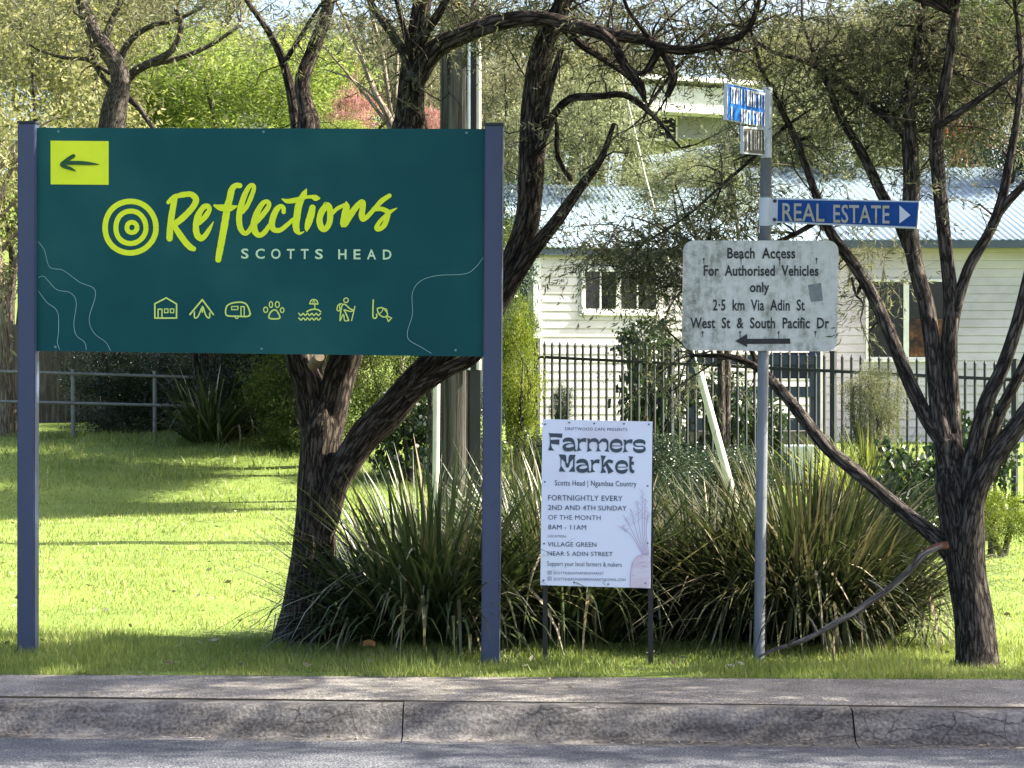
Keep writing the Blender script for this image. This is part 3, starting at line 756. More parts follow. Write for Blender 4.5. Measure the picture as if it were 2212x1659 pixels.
for k in range(7):
    x0 = 1035 + k * 9; x1 = (820, 870, 930, 985, 1030, 1060, 1085)[k]; y1 = (1030, 940, 880, 800, 700, 780, 900)[k]
    mx_, my_ = (x0 * 0.6 + x1 * 0.4 - 20, 1110 - k * 6)
    rk.stroke([(x0, 1285, 5), (mx_, my_, 4), (x1, y1, 3)])
    for j in range(9):
        t = 0.35 + 0.07 * j; bx = (mx_ * (1 - t) + x1 * t); by = (my_ * (1 - t) + y1 * t); s_ = 1 if j % 2 else -1
        ang = rng.uniform(-0.5, 0.5); L_ = rng.uniform(22, 50)
        rk.stroke([(bx, by, 3), (bx + s_ * L_ * 0.6, by - L_ * (0.7 + ang), 2.4)], cap=False)
rk.build('root_drawing', M['mauve_ink'], proot)
bt = Ink(pb, (1320, 1030), 3.606)
for a in ((155, 112), (372, 97), (598, 105), (865, 108), (1090, 113), (153, 632), (1078, 668), (145, 1188), (1078, 1185), (140, 1520), (416, 1540), (723, 1555), (1060, 1545)): bt.cut().disc(*a, 9)
bt.build('screw', M['grey_ink'], proot)

# ------------------------------------------------------------------ street signpost
def mat_weathered(name):
    m, nt, out = newmat(name)
    b = nd(nt, 'ShaderNodeBsdfPrincipled', Roughness=0.6); b.inputs['Specular IOR Level'].default_value = 0.3
    n1 = nd(nt, 'ShaderNodeTexNoise', Scale=5.0, Detail=6.0, Roughness=0.7); nt.links.new(coord(nt, (1.6, 1, 0.28)), n1.inputs['Vector'])
    n2 = nd(nt, 'ShaderNodeTexNoise', Scale=22.0, Detail=5.0, Roughness=0.75); nt.links.new(coord(nt), n2.inputs['Vector'])
    mx = nd(nt, 'ShaderNodeMix', data_type='FLOAT'); mx.inputs[0].default_value = 0.45
    nt.links.new(n1.outputs['Fac'], mx.inputs[2]); nt.links.new(n2.outputs['Fac'], mx.inputs[3])
    r = ramp(nt, mx.outputs[0], [(0.36, (0.12, 0.125, 0.10)), (0.44, (0.31, 0.325, 0.28)), (0.52, (0.50, 0.52, 0.48)), (0.66, (0.62, 0.645, 0.625))])
    nt.links.new(r.outputs[0], b.inputs['Base Color']); nt.links.new(b.outputs[0], out.inputs[0])
    return m
M['lichen_board'] = mat_weathered('lichened_white_board')
M['galv'] = mat_noise('galvanised_steel', [(0.3, (0.115, 0.13, 0.15)), (0.7, (0.20, 0.22, 0.25))], scale=14, stretch=(1, 1, 0.15), rough=0.5, metal=0.25, fine=(60, 0.4))
M['galv_old'] = mat_noise('old_galvanised_steel', [(0.3, (0.075, 0.085, 0.095)), (0.7, (0.14, 0.155, 0.165))], scale=20, stretch=(1, 1, 0.3), rough=0.65, metal=0.15, fine=(60, 0.4))
M['black_ink'] = mat_noise('worn_black_ink', [(0.30, (0.012, 0.013, 0.014)), (0.66, (0.028, 0.03, 0.032)), (0.74, (0.20, 0.21, 0.19))], scale=24, rough=0.6, detail=4)
M['blue_sign'] = mat_noise('blue_sign_film', [(0.3, (0.0025, 0.042, 0.20)), (0.7, (0.004, 0.058, 0.255))], scale=7, rough=0.45, spec=0.2)
M['sky_blue_sign'] = mat_noise('faded_blue_film', [(0.3, (0.010, 0.11, 0.42)), (0.7, (0.03, 0.18, 0.55))], scale=9, rough=0.45, spec=0.2)
M['faded_ink'] = mat_noise('faded_cream_ink', [(0.30, (0.26, 0.25, 0.22)), (0.46, (0.42, 0.37, 0.24)), (0.56, (0.30, 0.34, 0.38)), (0.7, (0.50, 0.50, 0.47))], scale=30, rough=0.6)
M['alu'] = mat_flat('dull_aluminium', (0.47, 0.51, 0.55), 0.45, 0.5, 0.1, var=0.08)
M['white_ink'] = mat_flat('white_ink', (0.60, 0.64, 0.70), 0.5, 0.3)
D_ = 12.99
base = P(1640, 1432, D_); topp = P(1658, 195, D_)
sroot = empty('street_signpost', base, 'grey pipe signpost with a weathered beach access board and blue street blades', 'signpost')
MB().cyl((base.x - 0.003, D_, -0.1), (P(1655, 345, D_)), 0.030, n=24).build('pole', M['galv'], sroot, True)
MB().cyl(P(1655, 342, D_), P(1657, 190, D_), 0.0295, n=24).build('pole_top', M['alu'], sroot, True)
MB().cyl(P(1654, 425, D_), P(1654.5, 344, D_), 0.0312, n=24).build('pole_weathering', M['galv_old'], sroot, True)
MB().cyl(P(1652, 520, D_), P(1653, 489, D_), 0.0312, n=24).build('pole_weathering', M['galv_old'], sroot, True)
z4 = lambda x, y: (1680 + x / 2.3045, 180 + y / 2.3045)
bb = Board(P(1640, 640, D_ - 0.045), Vector((1, -0.004, 0)))
bd = slab(bb, [z4(64, 972), z4(960, 972), z4(952, 1612), z4(56, 1604)], 0.004, 'access_board', M['lichen_board'], sroot, inset_r=0.058)
bi = Ink(bb, (1680, 180), 2.3045)
for t_, x0, x1, y0, y1 in (('Beach Access', 318, 710, 1012, 1074), ('For Authorised Vehicles', 182, 843, 1113, 1174), ('only', 448, 560, 1210, 1268), ('2·5 km Via Adin St', 235, 765, 1310, 1374), ('West St & South Pacific Dr', 105, 905, 1414, 1476)):
    w_ = t_.split(' ')
    bi.cut().text(t_.replace(' ', '  '), x0, x1, y0, y1, 0.001, bold=0.022, space=1.04)
bi.cut().poly([(430, 1538), (680, 1537), (681, 1567), (430, 1568)]); bi.poly([(365, 1551), (432, 1510), (432, 1586)])
bi.build('text_line', M['black_ink'], bd)
M['sticker'] = mat_flat('sticker_residue', (0.19, 0.205, 0.21), 0.6, 0.2, var=0.2, scale=30)
Ink(bb, (1680, 180), 2.3045).poly([(782, 1228), (858, 1216), (870, 1318), (800, 1326), (790, 1265)]).build('sticker_residue', M['sticker'], bd)
M['rust'] = mat_flat('fixing_rust', (0.05, 0.042, 0.035), 0.7, 0.3)
fx = Ink(bb, (1680, 180), 2.3045)
for a in ((183, 1078), (397, 1075), (620, 1082), (832, 1078), (176, 1500), (392, 1500), (614, 1500), (826, 1500)):
    fx.cut().disc(*a, 6); fx.stroke([(a[0], a[1], 6), (a[0] + 1, a[1] + 26 + rng.rand() * 14, 2)])
fx.build('rivet', M['rust'], bd)
for y_ in (1080, 1500):
    p = bb.hit(*z4(540 - (y_ - 1080) * 0.02, y_)); MB().box(p + Vector((0, 0.022, 0)), (0.20, 0.03, 0.03)).build('board_bracket', M['galv'], bd)
# real estate blade
r0 = P(1662, 460, D_ - 0.02); r1 = P(1985, 460, D_ - 0.42)
rb = Board(r0, r1 - r0)
bl = slab(rb, [z4(580, 727), z4(1425, 745), z4(1413, 905), z4(576, 868)], 0.022, 'real_estate_blade', M['alu'], sroot)
Ink(rb, (1680, 180), 2.3045).poly([(611, 737), (1419, 753), (1408, 893), (608, 861)]).build('blue_face', M['blue_sign'], bl)
ri = Ink(rb, (1680, 180), 2.3045); ri.layer = 1
ri.text('REAL', 638, 880, 753, 858, 0.020, bold=0.012, space=1.05); ri.cut().text('ESTATE', 932, 1256, 763, 868, 0.016, bold=0.012, space=1.05)
ri.build('lettering_word', M['faded_ink'], bl)
t3 = Ink(rb, (1680, 180), 2.3045); t3.layer = 1; t3.poly([(1312, 770), (1376, 827), (1312, 874)]).build('arrowhead', M['white_ink'], bl)
t4 = Ink(rb, (1680, 180), 2.3045)
for a in ((593, 745), (592, 852)): t4.cut().disc(*a, 11)
t4.build('bolt', M['rust'], bl)
MB().cyl(P(1652.2, 489, D_), P(1653.6, 428, D_), 0.0335, n=24).box(P(1667, 459, D_ - 0.01), (0.05, 0.03, 0.14)).build('clamp', M['alu'], bl, True)
# street name blades at the top, turned towards the viewer's left
q0 = P(1652, 240, D_ - 0.02); q1 = P(1568, 240, D_ - 0.42)
tb = Board(q1, q0 - q1)
z5 = lambda x, y: (1800 + x / 7.9, 190 + y / 7.9)
nb = slab(tb, [z5(150, 140), z5(960, 318), z5(950, 1022), z5(130, 872)], 0.02, 'street_name_blade', M['alu'], sroot)
Ink(tb, (1800, 190), 7.9).poly([(165, 165), (895, 325), (885, 1000), (150, 862)]).build('blue_face', M['sky_blue_sign'], nb)
tl = Ink(tb, (1800, 190), 7.9); tl.layer = 1
gx = 0
for row, (ya, yb, x0) in enumerate(((215, 545, 190), (610, 900, 190))):
    x = x0
    while x < 860:
        w_ = rng.uniform(14, 34)
        if row == 1 and 240 < x < 385: x = 395; continue
        sl = (x - 190) * 0.19
        tl.poly([(x, ya + sl), (x + w_, ya + sl + 6), (x + w_ * rng.uniform(0.6, 1.1), yb + sl * 0.95), (x + rng.uniform(-4, 8), yb + sl * 0.95)])
        if rng.rand() < 0.45: tl.poly([(x, ya + sl), (x + 60, ya + sl + 12), (x + 60, ya + sl + 60), (x, ya + sl + 50)])
        x += w_ + rng.uniform(14, 46)
tl.build('worn_lettering', M['white_ink'], nb)
MB().box(P(1650, 252, D_ - 0.012), (0.055, 0.05, 0.235)).build('blade_bracket', M['alu'], nb)
M['brown_face'] = mat_noise('number_plate_print', [(0.3, (0.075, 0.07, 0.055)), (0.7, (0.14, 0.13, 0.105))], scale=10, rough=0.5)
nb2 = slab(tb, [z5(460, 1000), z5(960, 1035), z5(950, 1580), z5(460, 1535)], 0.018, 'street_number_blade', M['alu'], sroot)
Ink(tb, (1800, 190), 7.9).poly([(474, 1040), (888, 1078), (884, 1550), (474, 1510)]).build('dark_face', M['brown_face'], nb2)
t6 = Ink(tb, (1800, 190), 7.9); t6.layer = 1
for x, w_ in ((505, 22), (575, 26), (650, 10), (690, 9), (735, 10), (790, 12), (840, 22)):
    t6.poly([(x, 1065 + x * 0.03), (x + w_, 1066 + x * 0.03), (x + w_, 1480), (x, 1470)])
t6.build('worn_lettering', M['alu'], nb2)

# ------------------------------------------------------------------ foreground trees
def tree_root(name, p, label, group=None): return empty(name, p, label, 'tree', group)

# forked tree behind the park sign
La, Sk = [], []
def addl(spec, d0, d1, **k):
    t, s = pxlimb(spec, d0, d1, **k); La.append(t); Sk.append(s)
addl([(655, 1412, 158), (657, 1388, 140), (661, 1350, 126), (667, 1290, 112), (676, 1200, 95), (682, 1100, 84), (687, 1000, 80), (695, 930, 84), (702, 870, 54)], 13.9, 13.9, n=26, step=0.03, rough=0.16)
addl([(690, 1060, 50), (684, 960, 66), (668, 840, 68), (647, 770, 62), (640, 600, 56), (650, 400, 50), (664, 290, 50), (666, 262, 50), (661, 232, 36), (653, 175, 33), (674, 118, 31), (698, 50, 28), (714, -20, 26), (722, -170, 28), (735, -330, 18)], 13.9, 14.3, n=20, step=0.04, rough=0.14)
addl([(692, 1060, 50), (706, 940, 66), (732, 815, 66), (752, 760, 64), (800, 600, 64), (850, 420, 66), (884, 290, 76), (887, 240, 64), (889, 190, 60), (894, 130, 50), (904, 60, 42), (916, -40, 36), (925, -200, 34), (930, -400, 20)], 13.95, 13.6, n=20, step=0.04, rough=0.14)
addl([(684, 1220, 30), (702, 1130, 54), (722, 1050, 58), (748, 1000, 62), (795, 935, 66), (850, 880, 66), (900, 822, 64), (950, 770, 62), (1020, 690, 60), (1080, 622, 58), (1112, 560, 58), (1138, 480, 54), (1148, 380, 54), (1152, 270, 57), (1158, 180, 53), (1172, 110, 49), (1192, 58, 44), (1216, 8, 36), (1245, -70, 38), (1280, -220, 26)], 13.88, 13.4, n=20, step=0.04, rough=0.14)
addl([(880, 856, 40), (960, 803, 32), (1030, 765, 30), (1086, 645, 34), (1140, 558, 32), (1200, 480, 28), (1258, 400, 21), (1298, 345, 15), (1326, 268, 9)], 13.7, 13.3, n=12, step=0.05, rough=0.12)
addl([(893, 180, 46), (940, 108, 41), (1000, 76, 38), (1080, 48, 36), (1160, 40, 34), (1240, 56, 31), (1310, 74, 29), (1360, 80, 26), (1407, 90, 23), (1436, 118, 20), (1455, 165, 18), (1441, 208, 12)], 13.6, 12.9, n=14, step=0.04, rough=0.14)
addl([(1400, 92, 22), (1470, 110, 20), (1540, 98, 18), (1600, 78, 15), (1628, 40, 12), (1642, -10, 9)], 13.0, 12.7, n=10, step=0.06)
addl([(1300, 74, 26), (1325, 96, 24), (1352, 145, 20), (1385, 185, 17), (1392, 215, 10)], 13.1, 13.0, n=10, step=0.06)
addl([(1425, 105, 18), (1400, 150, 15), (1380, 160, 12), (1350, 150, 7)], 13.0, 13.1, n=8, step=0.06)
addl([(1215, 60, 20), (1260, 100, 17), (1320, 140, 13), (1365, 175, 10), (1400, 230, 7)], 13.3, 13.4, n=8, step=0.06)
addl([(1160, 330, 22), (1196, 250, 18), (1230, 215, 17), (1264, 210, 17), (1310, 207, 15), (1349, 205, 15), (1395, 235, 13), (1431, 272, 8), (1470, 320, 5)], 13.45, 13.2, n=10, step=0.05)
addl([(1168, 300, 18), (1185, 200, 18), (1205, 130, 14), (1214, 110, 8)], 13.45, 13.2, n=8, step=0.06)
addl([(1162, 330, 14), (1200, 260, 10), (1205, 340, 12), (1235, 390, 12)], 13.4, 13.5, n=8, step=0.06)
addl([(655, 340, 26), (640, 275, 23), (628, 195, 21), (606, 120, 18), (575, 60, 14), (528, -5, 10), (500, -60, 7)], 14.2, 14.3, n=10, step=0.06)
addl([(612, 140, 12), (640, 95, 10), (662, 60, 9), (690, 15, 7), (730, -30, 5)], 14.2, 14.0, n=8, step=0.08)
addl([(895, 150, 26), (870, 110, 22), (830, 50, 18), (800, 5, 14), (770, -60, 9)], 13.6, 13.9, n=10, step=0.06)
addl([(893, 150, 18), (880, 90, 15), (868, 40, 12), (850, -20, 9)], 13.6, 13.4, n=8, step=0.06)
addl([(902, 100, 26), (930, 55, 22), (960, 10, 17), (990, -60, 12)], 13.55, 13.2, n=10, step=0.06)
addl([(680, 1180, 12), (640, 1160, 8)], 13.8, 13.6, n=6, step=0.1)
troot = tree_root('forked_tree', P(655, 1390, 13.93), 'dark fissured tree whose trunk forks into several stems behind the teal sign')
bl_ = [(620, -10, 14.2, 0.55, 0.5, 0.32, 55), (700, -60, 14.1, 0.7, 0.6, 0.4, 99), (880, 20, 13.5, 0.45, 0.4, 0.25, 74),
       (940, 20, 13.95, 0.5, 0.30, 0.20, 111), (1040, -10, 13.75, 0.5, 0.30, 0.22, 127), (1150, 10, 13.85, 0.5, 0.30, 0.24, 167), (1240, 20, 13.65, 0.45, 0.30, 0.26, 144), (1180, 60, 13.75, 0.28, 0.30, 0.18, 61),
       (1330, 30, 13.55, 0.5, 0.30, 0.28, 111), (1430, 40, 13.45, 0.45, 0.30, 0.28, 105), (1530, 60, 13.45, 0.42, 0.30, 0.24, 111), (1500, 30, 13.35, 0.35, 0.30, 0.3, 83), (1330, 120, 13.65, 0.35, 0.30, 0.18, 33), (1440, 160, 13.65, 0.3, 0.30, 0.25, 27),
       (850, 150, 13.6, 0.22, 0.2, 0.2, 16), (760, 60, 13.9, 0.35, 0.3, 0.25, 27), (1240, 330, 13.4, 0.25, 0.2, 0.25, 32), (1300, 300, 13.4, 0.2, 0.2, 0.2, 21)]
can = [(900, -430, 13.5, 1.3, 0.8, 0.5, 90, BIG), (1250, -420, 12.9, 1.4, 0.8, 0.45, 90, BIG), (640, -430, 13.8, 1.2, 0.9, 0.5, 80, BIG)]
L1, T1, tg1 = blobs_for(bl_)
L2, T2, tg2 = blobs_for(can)
La += twiglets(Sk, tg1)
La += twiglets(Sk, tg2[::2], 0.014)
sk_ = np.vstack(Sk); sk_ = sk_[sk_[:, 2] > 2.5]
La += twiglets(Sk, [sk_[rng.randint(len(sk_))][:3] + rng.normal(size=3) * np.array([0.22, 0.22, 0.2]) for _ in range(150)], 0.007, 4)
tk = link('trunk', limbs_mesh('forked_trunk', La), M['bark'], troot)
foliage('crown', L1 + L2, T1 + T2, M['tea_leaf'], troot)
st_ = P(671, 768, 13.83); MB().cyl(P(676, 790, 13.86), P(690, 770, 13.74), 0.032, 0.03, 14).build('cut_stub', M['cut_wood'], tk)

# multi-stemmed tree on the right
La, Sk = [], []
addl([(2113, 1452, 104), (2112, 1425, 92), (2108, 1370, 84), (2097, 1290, 78), (2087, 1210, 80), (2080, 1130, 92), (2068, 1060, 92), (2058, 1010, 74), (2050, 940, 44)], 12.83, 12.85, n=26, step=0.03, rough=0.15)
addl([(2050, 1010, 50.4), (2036, 940, 43.2), (2022, 820, 37.8), (2010, 720, 36.0), (2000, 660, 35.1), (1979, 580, 34.2), (1966, 490, 36.0), (1970, 392, 36.0), (1964, 300, 36.0), (1960, 230, 32.4), (1976, 150, 27.0), (1990, 60, 23.4), (2000, -40, 19.8), (2010, -220, 12.6)], 12.82, 13.1, n=16, step=0.04, rough=0.14)
addl([(2062, 1030, 46.8), (2056, 900, 41.4), (2050, 767, 36.0), (2054, 650, 32.4), (2042, 533, 30.6), (2028, 392, 30.6), (2022, 300, 30.6), (2034, 220, 27.0), (2050, 130, 23.4), (2062, 30, 19.8), (2080, -120, 13.5)], 12.88, 12.7, n=16, step=0.04, rough=0.14)
addl([(2056, 720, 27.0), (2066, 664, 26.1), (2092, 580, 25.2), (2133, 510, 24.3), (2162, 440, 22.5), (2181, 346, 18.9), (2200, 230, 15.3), (2205, 120, 11.7), (2190, 0, 8.1)], 12.85, 12.6, n=14, step=0.04)
addl([(2150, 470, 19.8), (2180, 432, 18.0), (2215, 396, 15.3), (2270, 330, 10.8)], 12.75, 12.6, n=12, step=0.05)
addl([(2080, 1240, 21.6), (2082, 1150, 41.4), (2092, 1040, 41.4), (2110, 950, 37.8), (2133, 865, 34.2), (2168, 790, 30.6), (2205, 670, 27.0), (2240, 520, 21.6), (2290, 300, 12.6)], 12.85, 12.5, n=14, step=0.05, rough=0.14)
addl([(2088, 1270, 23.4), (2092, 1170, 46.8), (2112, 1058, 46.8), (2157, 978, 43.2), (2214, 898, 39.6), (2300, 780, 30.6), (2380, 560, 18.0)], 12.84, 12.4, n=14, step=0.05, rough=0.14)
addl([(2090, 1150, 19.8), (2108, 1060, 30.6), (2140, 950, 27.0), (2170, 870, 25.2), (2214, 786, 23.4), (2270, 640, 16.2)], 12.86, 12.75, n=12, step=0.05)
addl([(2040, 960, 36.0), (2004, 905, 34.2), (1970, 837, 30.6), (1941, 767, 29.7), (1909, 690, 28.8), (1876, 622, 27.0), (1840, 566, 24.3), (1801, 514, 22.5), (1778, 470, 19.8), (1763, 425, 18.0), (1721, 306, 15.3), (1684, 231, 12.6), (1647, 156, 9.9), (1620, 60, 6.3)], 12.82, 13.4, n=14, step=0.04)
addl([(1974, 560, 27.0), (1940, 478, 25.2), (1909, 429, 24.3), (1864, 335, 21.6), (1819, 260, 18.0), (1789, 186, 14.4), (1760, 120, 10.8), (1733, 50, 7.2)], 12.97, 13.4, n=12, step=0.04)
addl([(1962, 300, 19.8), (1915, 255, 18.0), (1870, 222, 16.2), (1790, 158, 14.4), (1730, 130, 11.7), (1660, 108, 9.0), (1600, 60, 5.4)], 13.0, 13.5, n=10, step=0.05)
addl([(1885, 625, 14.4), (1862, 612, 10.8), (1850, 640, 8.1), (1840, 600, 5.4)], 13.1, 13.1, n=8, step=0.05)
addl([(2030, 270, 18.0), (2090, 232, 15.3), (2150, 190, 12.6), (2214, 140, 9.0), (2290, 60, 5.4)], 12.7, 12.3, n=10, step=0.05)
addl([(2088, 1255, 30.6), (2066, 1212, 41.4), (2035, 1174, 37.8), (2000, 1142, 34.2), (1960, 1112, 32.4), (1900, 1062, 30.6), (1840, 1012, 30.6), (1790, 970, 28.8), (1748, 920, 27.0), (1702, 862, 25.2), (1672, 830, 23.4), (1640, 798, 18.0), (1580, 772, 12.6), (1500, 768, 7.2)], 12.82, 13.3, n=14, step=0.04)
addl([(1640, 798, 12.6), (1600, 700, 9.9), (1570, 600, 8.1), (1530, 540, 5.4), (1440, 500, 3.6)], 13.28, 13.5, n=8, step=0.06)
addl([(1778, 470, 12.6), (1720, 505, 10.8), (1640, 540, 9.0), (1560, 590, 7.2), (1480, 620, 5.4), (1400, 600, 3.6)], 13.3, 13.6, n=8, step=0.06)
addl([(1700, 270, 10.8), (1640, 330, 9.0), (1560, 400, 7.2), (1480, 470, 5.4), (1400, 520, 3.6)], 13.38, 13.6, n=8, step=0.06)
eroot = tree_root('multi_stemmed_tree', P(2113, 1440, 12.83), 'dark multi stemmed tree with a broken lower limb on the right of the signpost')
bl_ = [(1620, 110, 13.40, 0.36, 0.28, 0.2, 33), (1700, 200, 13.40, 0.3, 0.28, 0.22, 28), (1820, 160, 13.30, 0.4, 0.28, 0.26, 62), (1900, 150, 13.30, 0.36, 0.28, 0.26, 72), (2000, 130, 13.15, 0.42, 0.28, 0.26, 76), (2090, 150, 13.15, 0.36, 0.28, 0.26, 72), (2180, 230, 13.15, 0.24, 0.28, 0.26, 43), (2060, 280, 13.15, 0.26, 0.28, 0.18, 33), (1660, 20, 13.30, 0.4, 0.28, 0.2, 57), (1700, 60, 13.30, 0.45, 0.28, 0.22, 81), (1790, 120, 13.30, 0.42, 0.28, 0.24, 91), (1880, 60, 13.30, 0.42, 0.28, 0.28, 124), (1960, 80, 13.15, 0.45, 0.28, 0.30, 153), (2050, 60, 13.15, 0.45, 0.28, 0.30, 153), (2140, 80, 13.15, 0.42, 0.28, 0.30, 144), (2200, 150, 13.15, 0.3, 0.28, 0.32, 91),
       (1940, 190, 13.15, 0.34, 0.28, 0.26, 105), (2030, 200, 13.15, 0.36, 0.28, 0.28, 105), (2120, 200, 13.15, 0.26, 0.28, 0.2, 43), (1850, 210, 13.30, 0.3, 0.28, 0.2, 52), (1760, 200, 13.60, 0.3, 0.28, 0.2, 28), (1990, 280, 13.15, 0.22, 0.28, 0.2, 33), (1900, 290, 13.30, 0.24, 0.28, 0.15, 24),
       (1380, 560, 13.6, 0.36, 0.3, 0.13, 130), (1440, 520, 13.6, 0.36, 0.3, 0.16, 160), (1330, 520, 13.6, 0.28, 0.25, 0.12, 90), (1540, 490, 13.6, 0.36, 0.3, 0.2, 170), (1480, 590, 13.5, 0.3, 0.25, 0.16, 110), (1400, 620, 13.6, 0.2, 0.2, 0.12, 27), (1250, 545, 13.6, 0.16, 0.15, 0.07, 18), (1430, 690, 13.5, 0.22, 0.2, 0.14, 36),
       (1600, 420, 13.5, 0.28, 0.25, 0.16, 90), (1560, 360, 13.6, 0.3, 0.25, 0.16, 54), (1660, 300, 13.5, 0.24, 0.2, 0.16, 32), (1780, 540, 13.4, 0.14, 0.15, 0.14, 32), (1840, 500, 13.4, 0.28, 0.2, 0.14, 54), (1900, 620, 13.2, 0.2, 0.2, 0.18, 36), (1830, 700, 13.2, 0.1, 0.1, 0.08, 8), (1500, 780, 13.4, 0.28, 0.15, 0.10, 30), (1430, 810, 13.4, 0.2, 0.15, 0.10, 18), (2000, 420, 12.9, 0.2, 0.2, 0.2, 18), (1760, 360, 13.4, 0.2, 0.2, 0.2, 23)]
can = [(1750, -420, 12.6, 1.2, 0.65, 0.45, 380, BIG), (2080, -420, 12.5, 1.3, 0.65, 0.5, 380, BIG), (2420, -330, 12.5, 1.0, 0.6, 0.5, 220, BIG), (1900, -380, 12.3, 1.2, 0.4, 0.35, 110, BIG), (2000, -440, 11.4, 1.4, 0.28, 0.35, 480, BIG), (2480, -450, 11.5, 1.2, 0.3, 0.35, 380, BIG), (1560, -450, 11.45, 1.1, 0.28, 0.35, 420, BIG)]
L1, T1, tg1 = blobs_for(bl_)
L2, T2, tg2 = blobs_for(can)
La += twiglets(Sk, tg1)
La += twiglets(Sk, tg2[::2], 0.014)
sk_ = np.vstack(Sk); sk_ = sk_[sk_[:, 2] > 2.5]
La += twiglets(Sk, [sk_[rng.randint(len(sk_))][:3] + rng.normal(size=3) * np.array([0.22, 0.22, 0.2]) for _ in range(150)], 0.007, 4)
tk = link('trunk', limbs_mesh('multi_stem_trunk', La), M['bark_dark'], eroot)
foliage('crown', L1 + L2, T1 + T2, M['tea_leaf'], eroot)
t, _ = pxlimb([(2044, 1178, 18), (2022, 1181, 14), (1998, 1190, 7)], 12.74, 12.66, n=10, step=0.02, rough=0.3)
link('broken_stub', limbs_mesh('broken_stub', [t]), M['split_wood'], tk)

fb = [(2036, 1180, 6.0), (2014, 1190, 11.0), (1992, 1203, 12.8), (1968, 1230, 12.8), (1942, 1254, 14.4), (1912, 1279, 12.8), (1880, 1300, 14.4), (1842, 1327, 12.8), (1800, 1349, 12.8), (1766, 1369, 11.0), (1732, 1385, 10.2), (1700, 1396, 8.5), (1672, 1404, 7.6), (1640, 1420, 4.2)]
t, fs_ = pxlimb(fb, 12.6, 12.62, n=12, step=0.025, rough=0.26)
ft = [t]
for k, (dx, dz) in ((3, (0.05, 0.11)), (5, (-0.10, 0.07)), (7, (0.07, -0.07)), (9, (-0.06, 0.10)), (11, (0.05, 0.05))):
    p0 = fs_[k][:3]; p1 = p0 + np.array([dx * 0.5, -0.03, dz * 0.6]); p2 = p0 + np.array([dx, -0.05, dz])
    ft.append(tube([(*p0, 0.008), (*p1, 0.006), (*p2, 0.002)], 6, 0.03, 0.2, k))
t = None
tag(link('fallen_branch', limbs_mesh('fallen_branch', ft), M['dead_wood']), 'grey dead branch leaning across the tussock between signpost and tree', 'branch')

SHD = dict(leaf=0.11, lw=0.028, per=13)
# street trees standing further along the verge: they shade the sign side of the road
def street_tree(name, label, x, y, blobs, h=3.2, group=None, leaf=None):
    r_ = tree_root(name, (x, y, gzf(x, y)), label, group)
    sk = [np.array([(x, y, -0.1, 0.15), (x + 0.05, y, 1.0, 0.11), (x - 0.05, y + 0.1, h * 0.7, 0.09), (x + 0.1, y, h, 0.07)])]
    ls = [tube(sk[0], 12, 0.08, 0.14, x)]
    L, T = [], []
    for (bx, by, bz, rx, ry, rz, n, *o) in blobs:
        l, t = sprays((bx, by, bz), rx, ry, rz, n, **(o[0] if o else BIG)); L.append(l); T.append(t)
        s2 = np.array([(x + 0.05, y, h * 0.75, 0.06), ((x * 0.6 + bx * 0.4), (y * 0.6 + by * 0.4), h * 0.6 + bz * 0.45, 0.045), (bx, by, bz, 0.02)])
        sk.append(s2); ls.append(tube(s2, 8, 0.1, 0.1, bx))
        ls += twiglets([s2], list(t[0][::30]), 0.012)
    link('trunk', limbs_mesh('street_trunk', ls), M['bark_dark'], r_)
    foliage('crown', L, T, leaf or M['tea_leaf'], r_)
    return r_
street_tree('street_tree', 'dark olive street tree on the verge beyond the right edge', 6.6, 12.6,
            [(5.6, 12.3, 3.6, 1.2, 0.5, 0.7, 80, SHD), (6.9, 12.3, 4.3, 1.3, 0.6, 0.7, 260, SHD), (8.3, 12.5, 4.4, 1.3, 0.65, 0.8, 280, SHD), (7.4, 12.8, 5.3, 1.4, 0.65, 0.6, 260, SHD), (5.4, 12.2, 4.6, 1.0, 0.5, 0.5, 130, SHD), (9.4, 12.5, 5.6, 1.3, 0.6, 0.6, 200, SHD), (6.2, 11.4, 4.5, 1.5, 0.28, 0.6, 260, SHD), (8.7, 11.5, 4.9, 1.5, 0.28, 0.6, 260, SHD)])

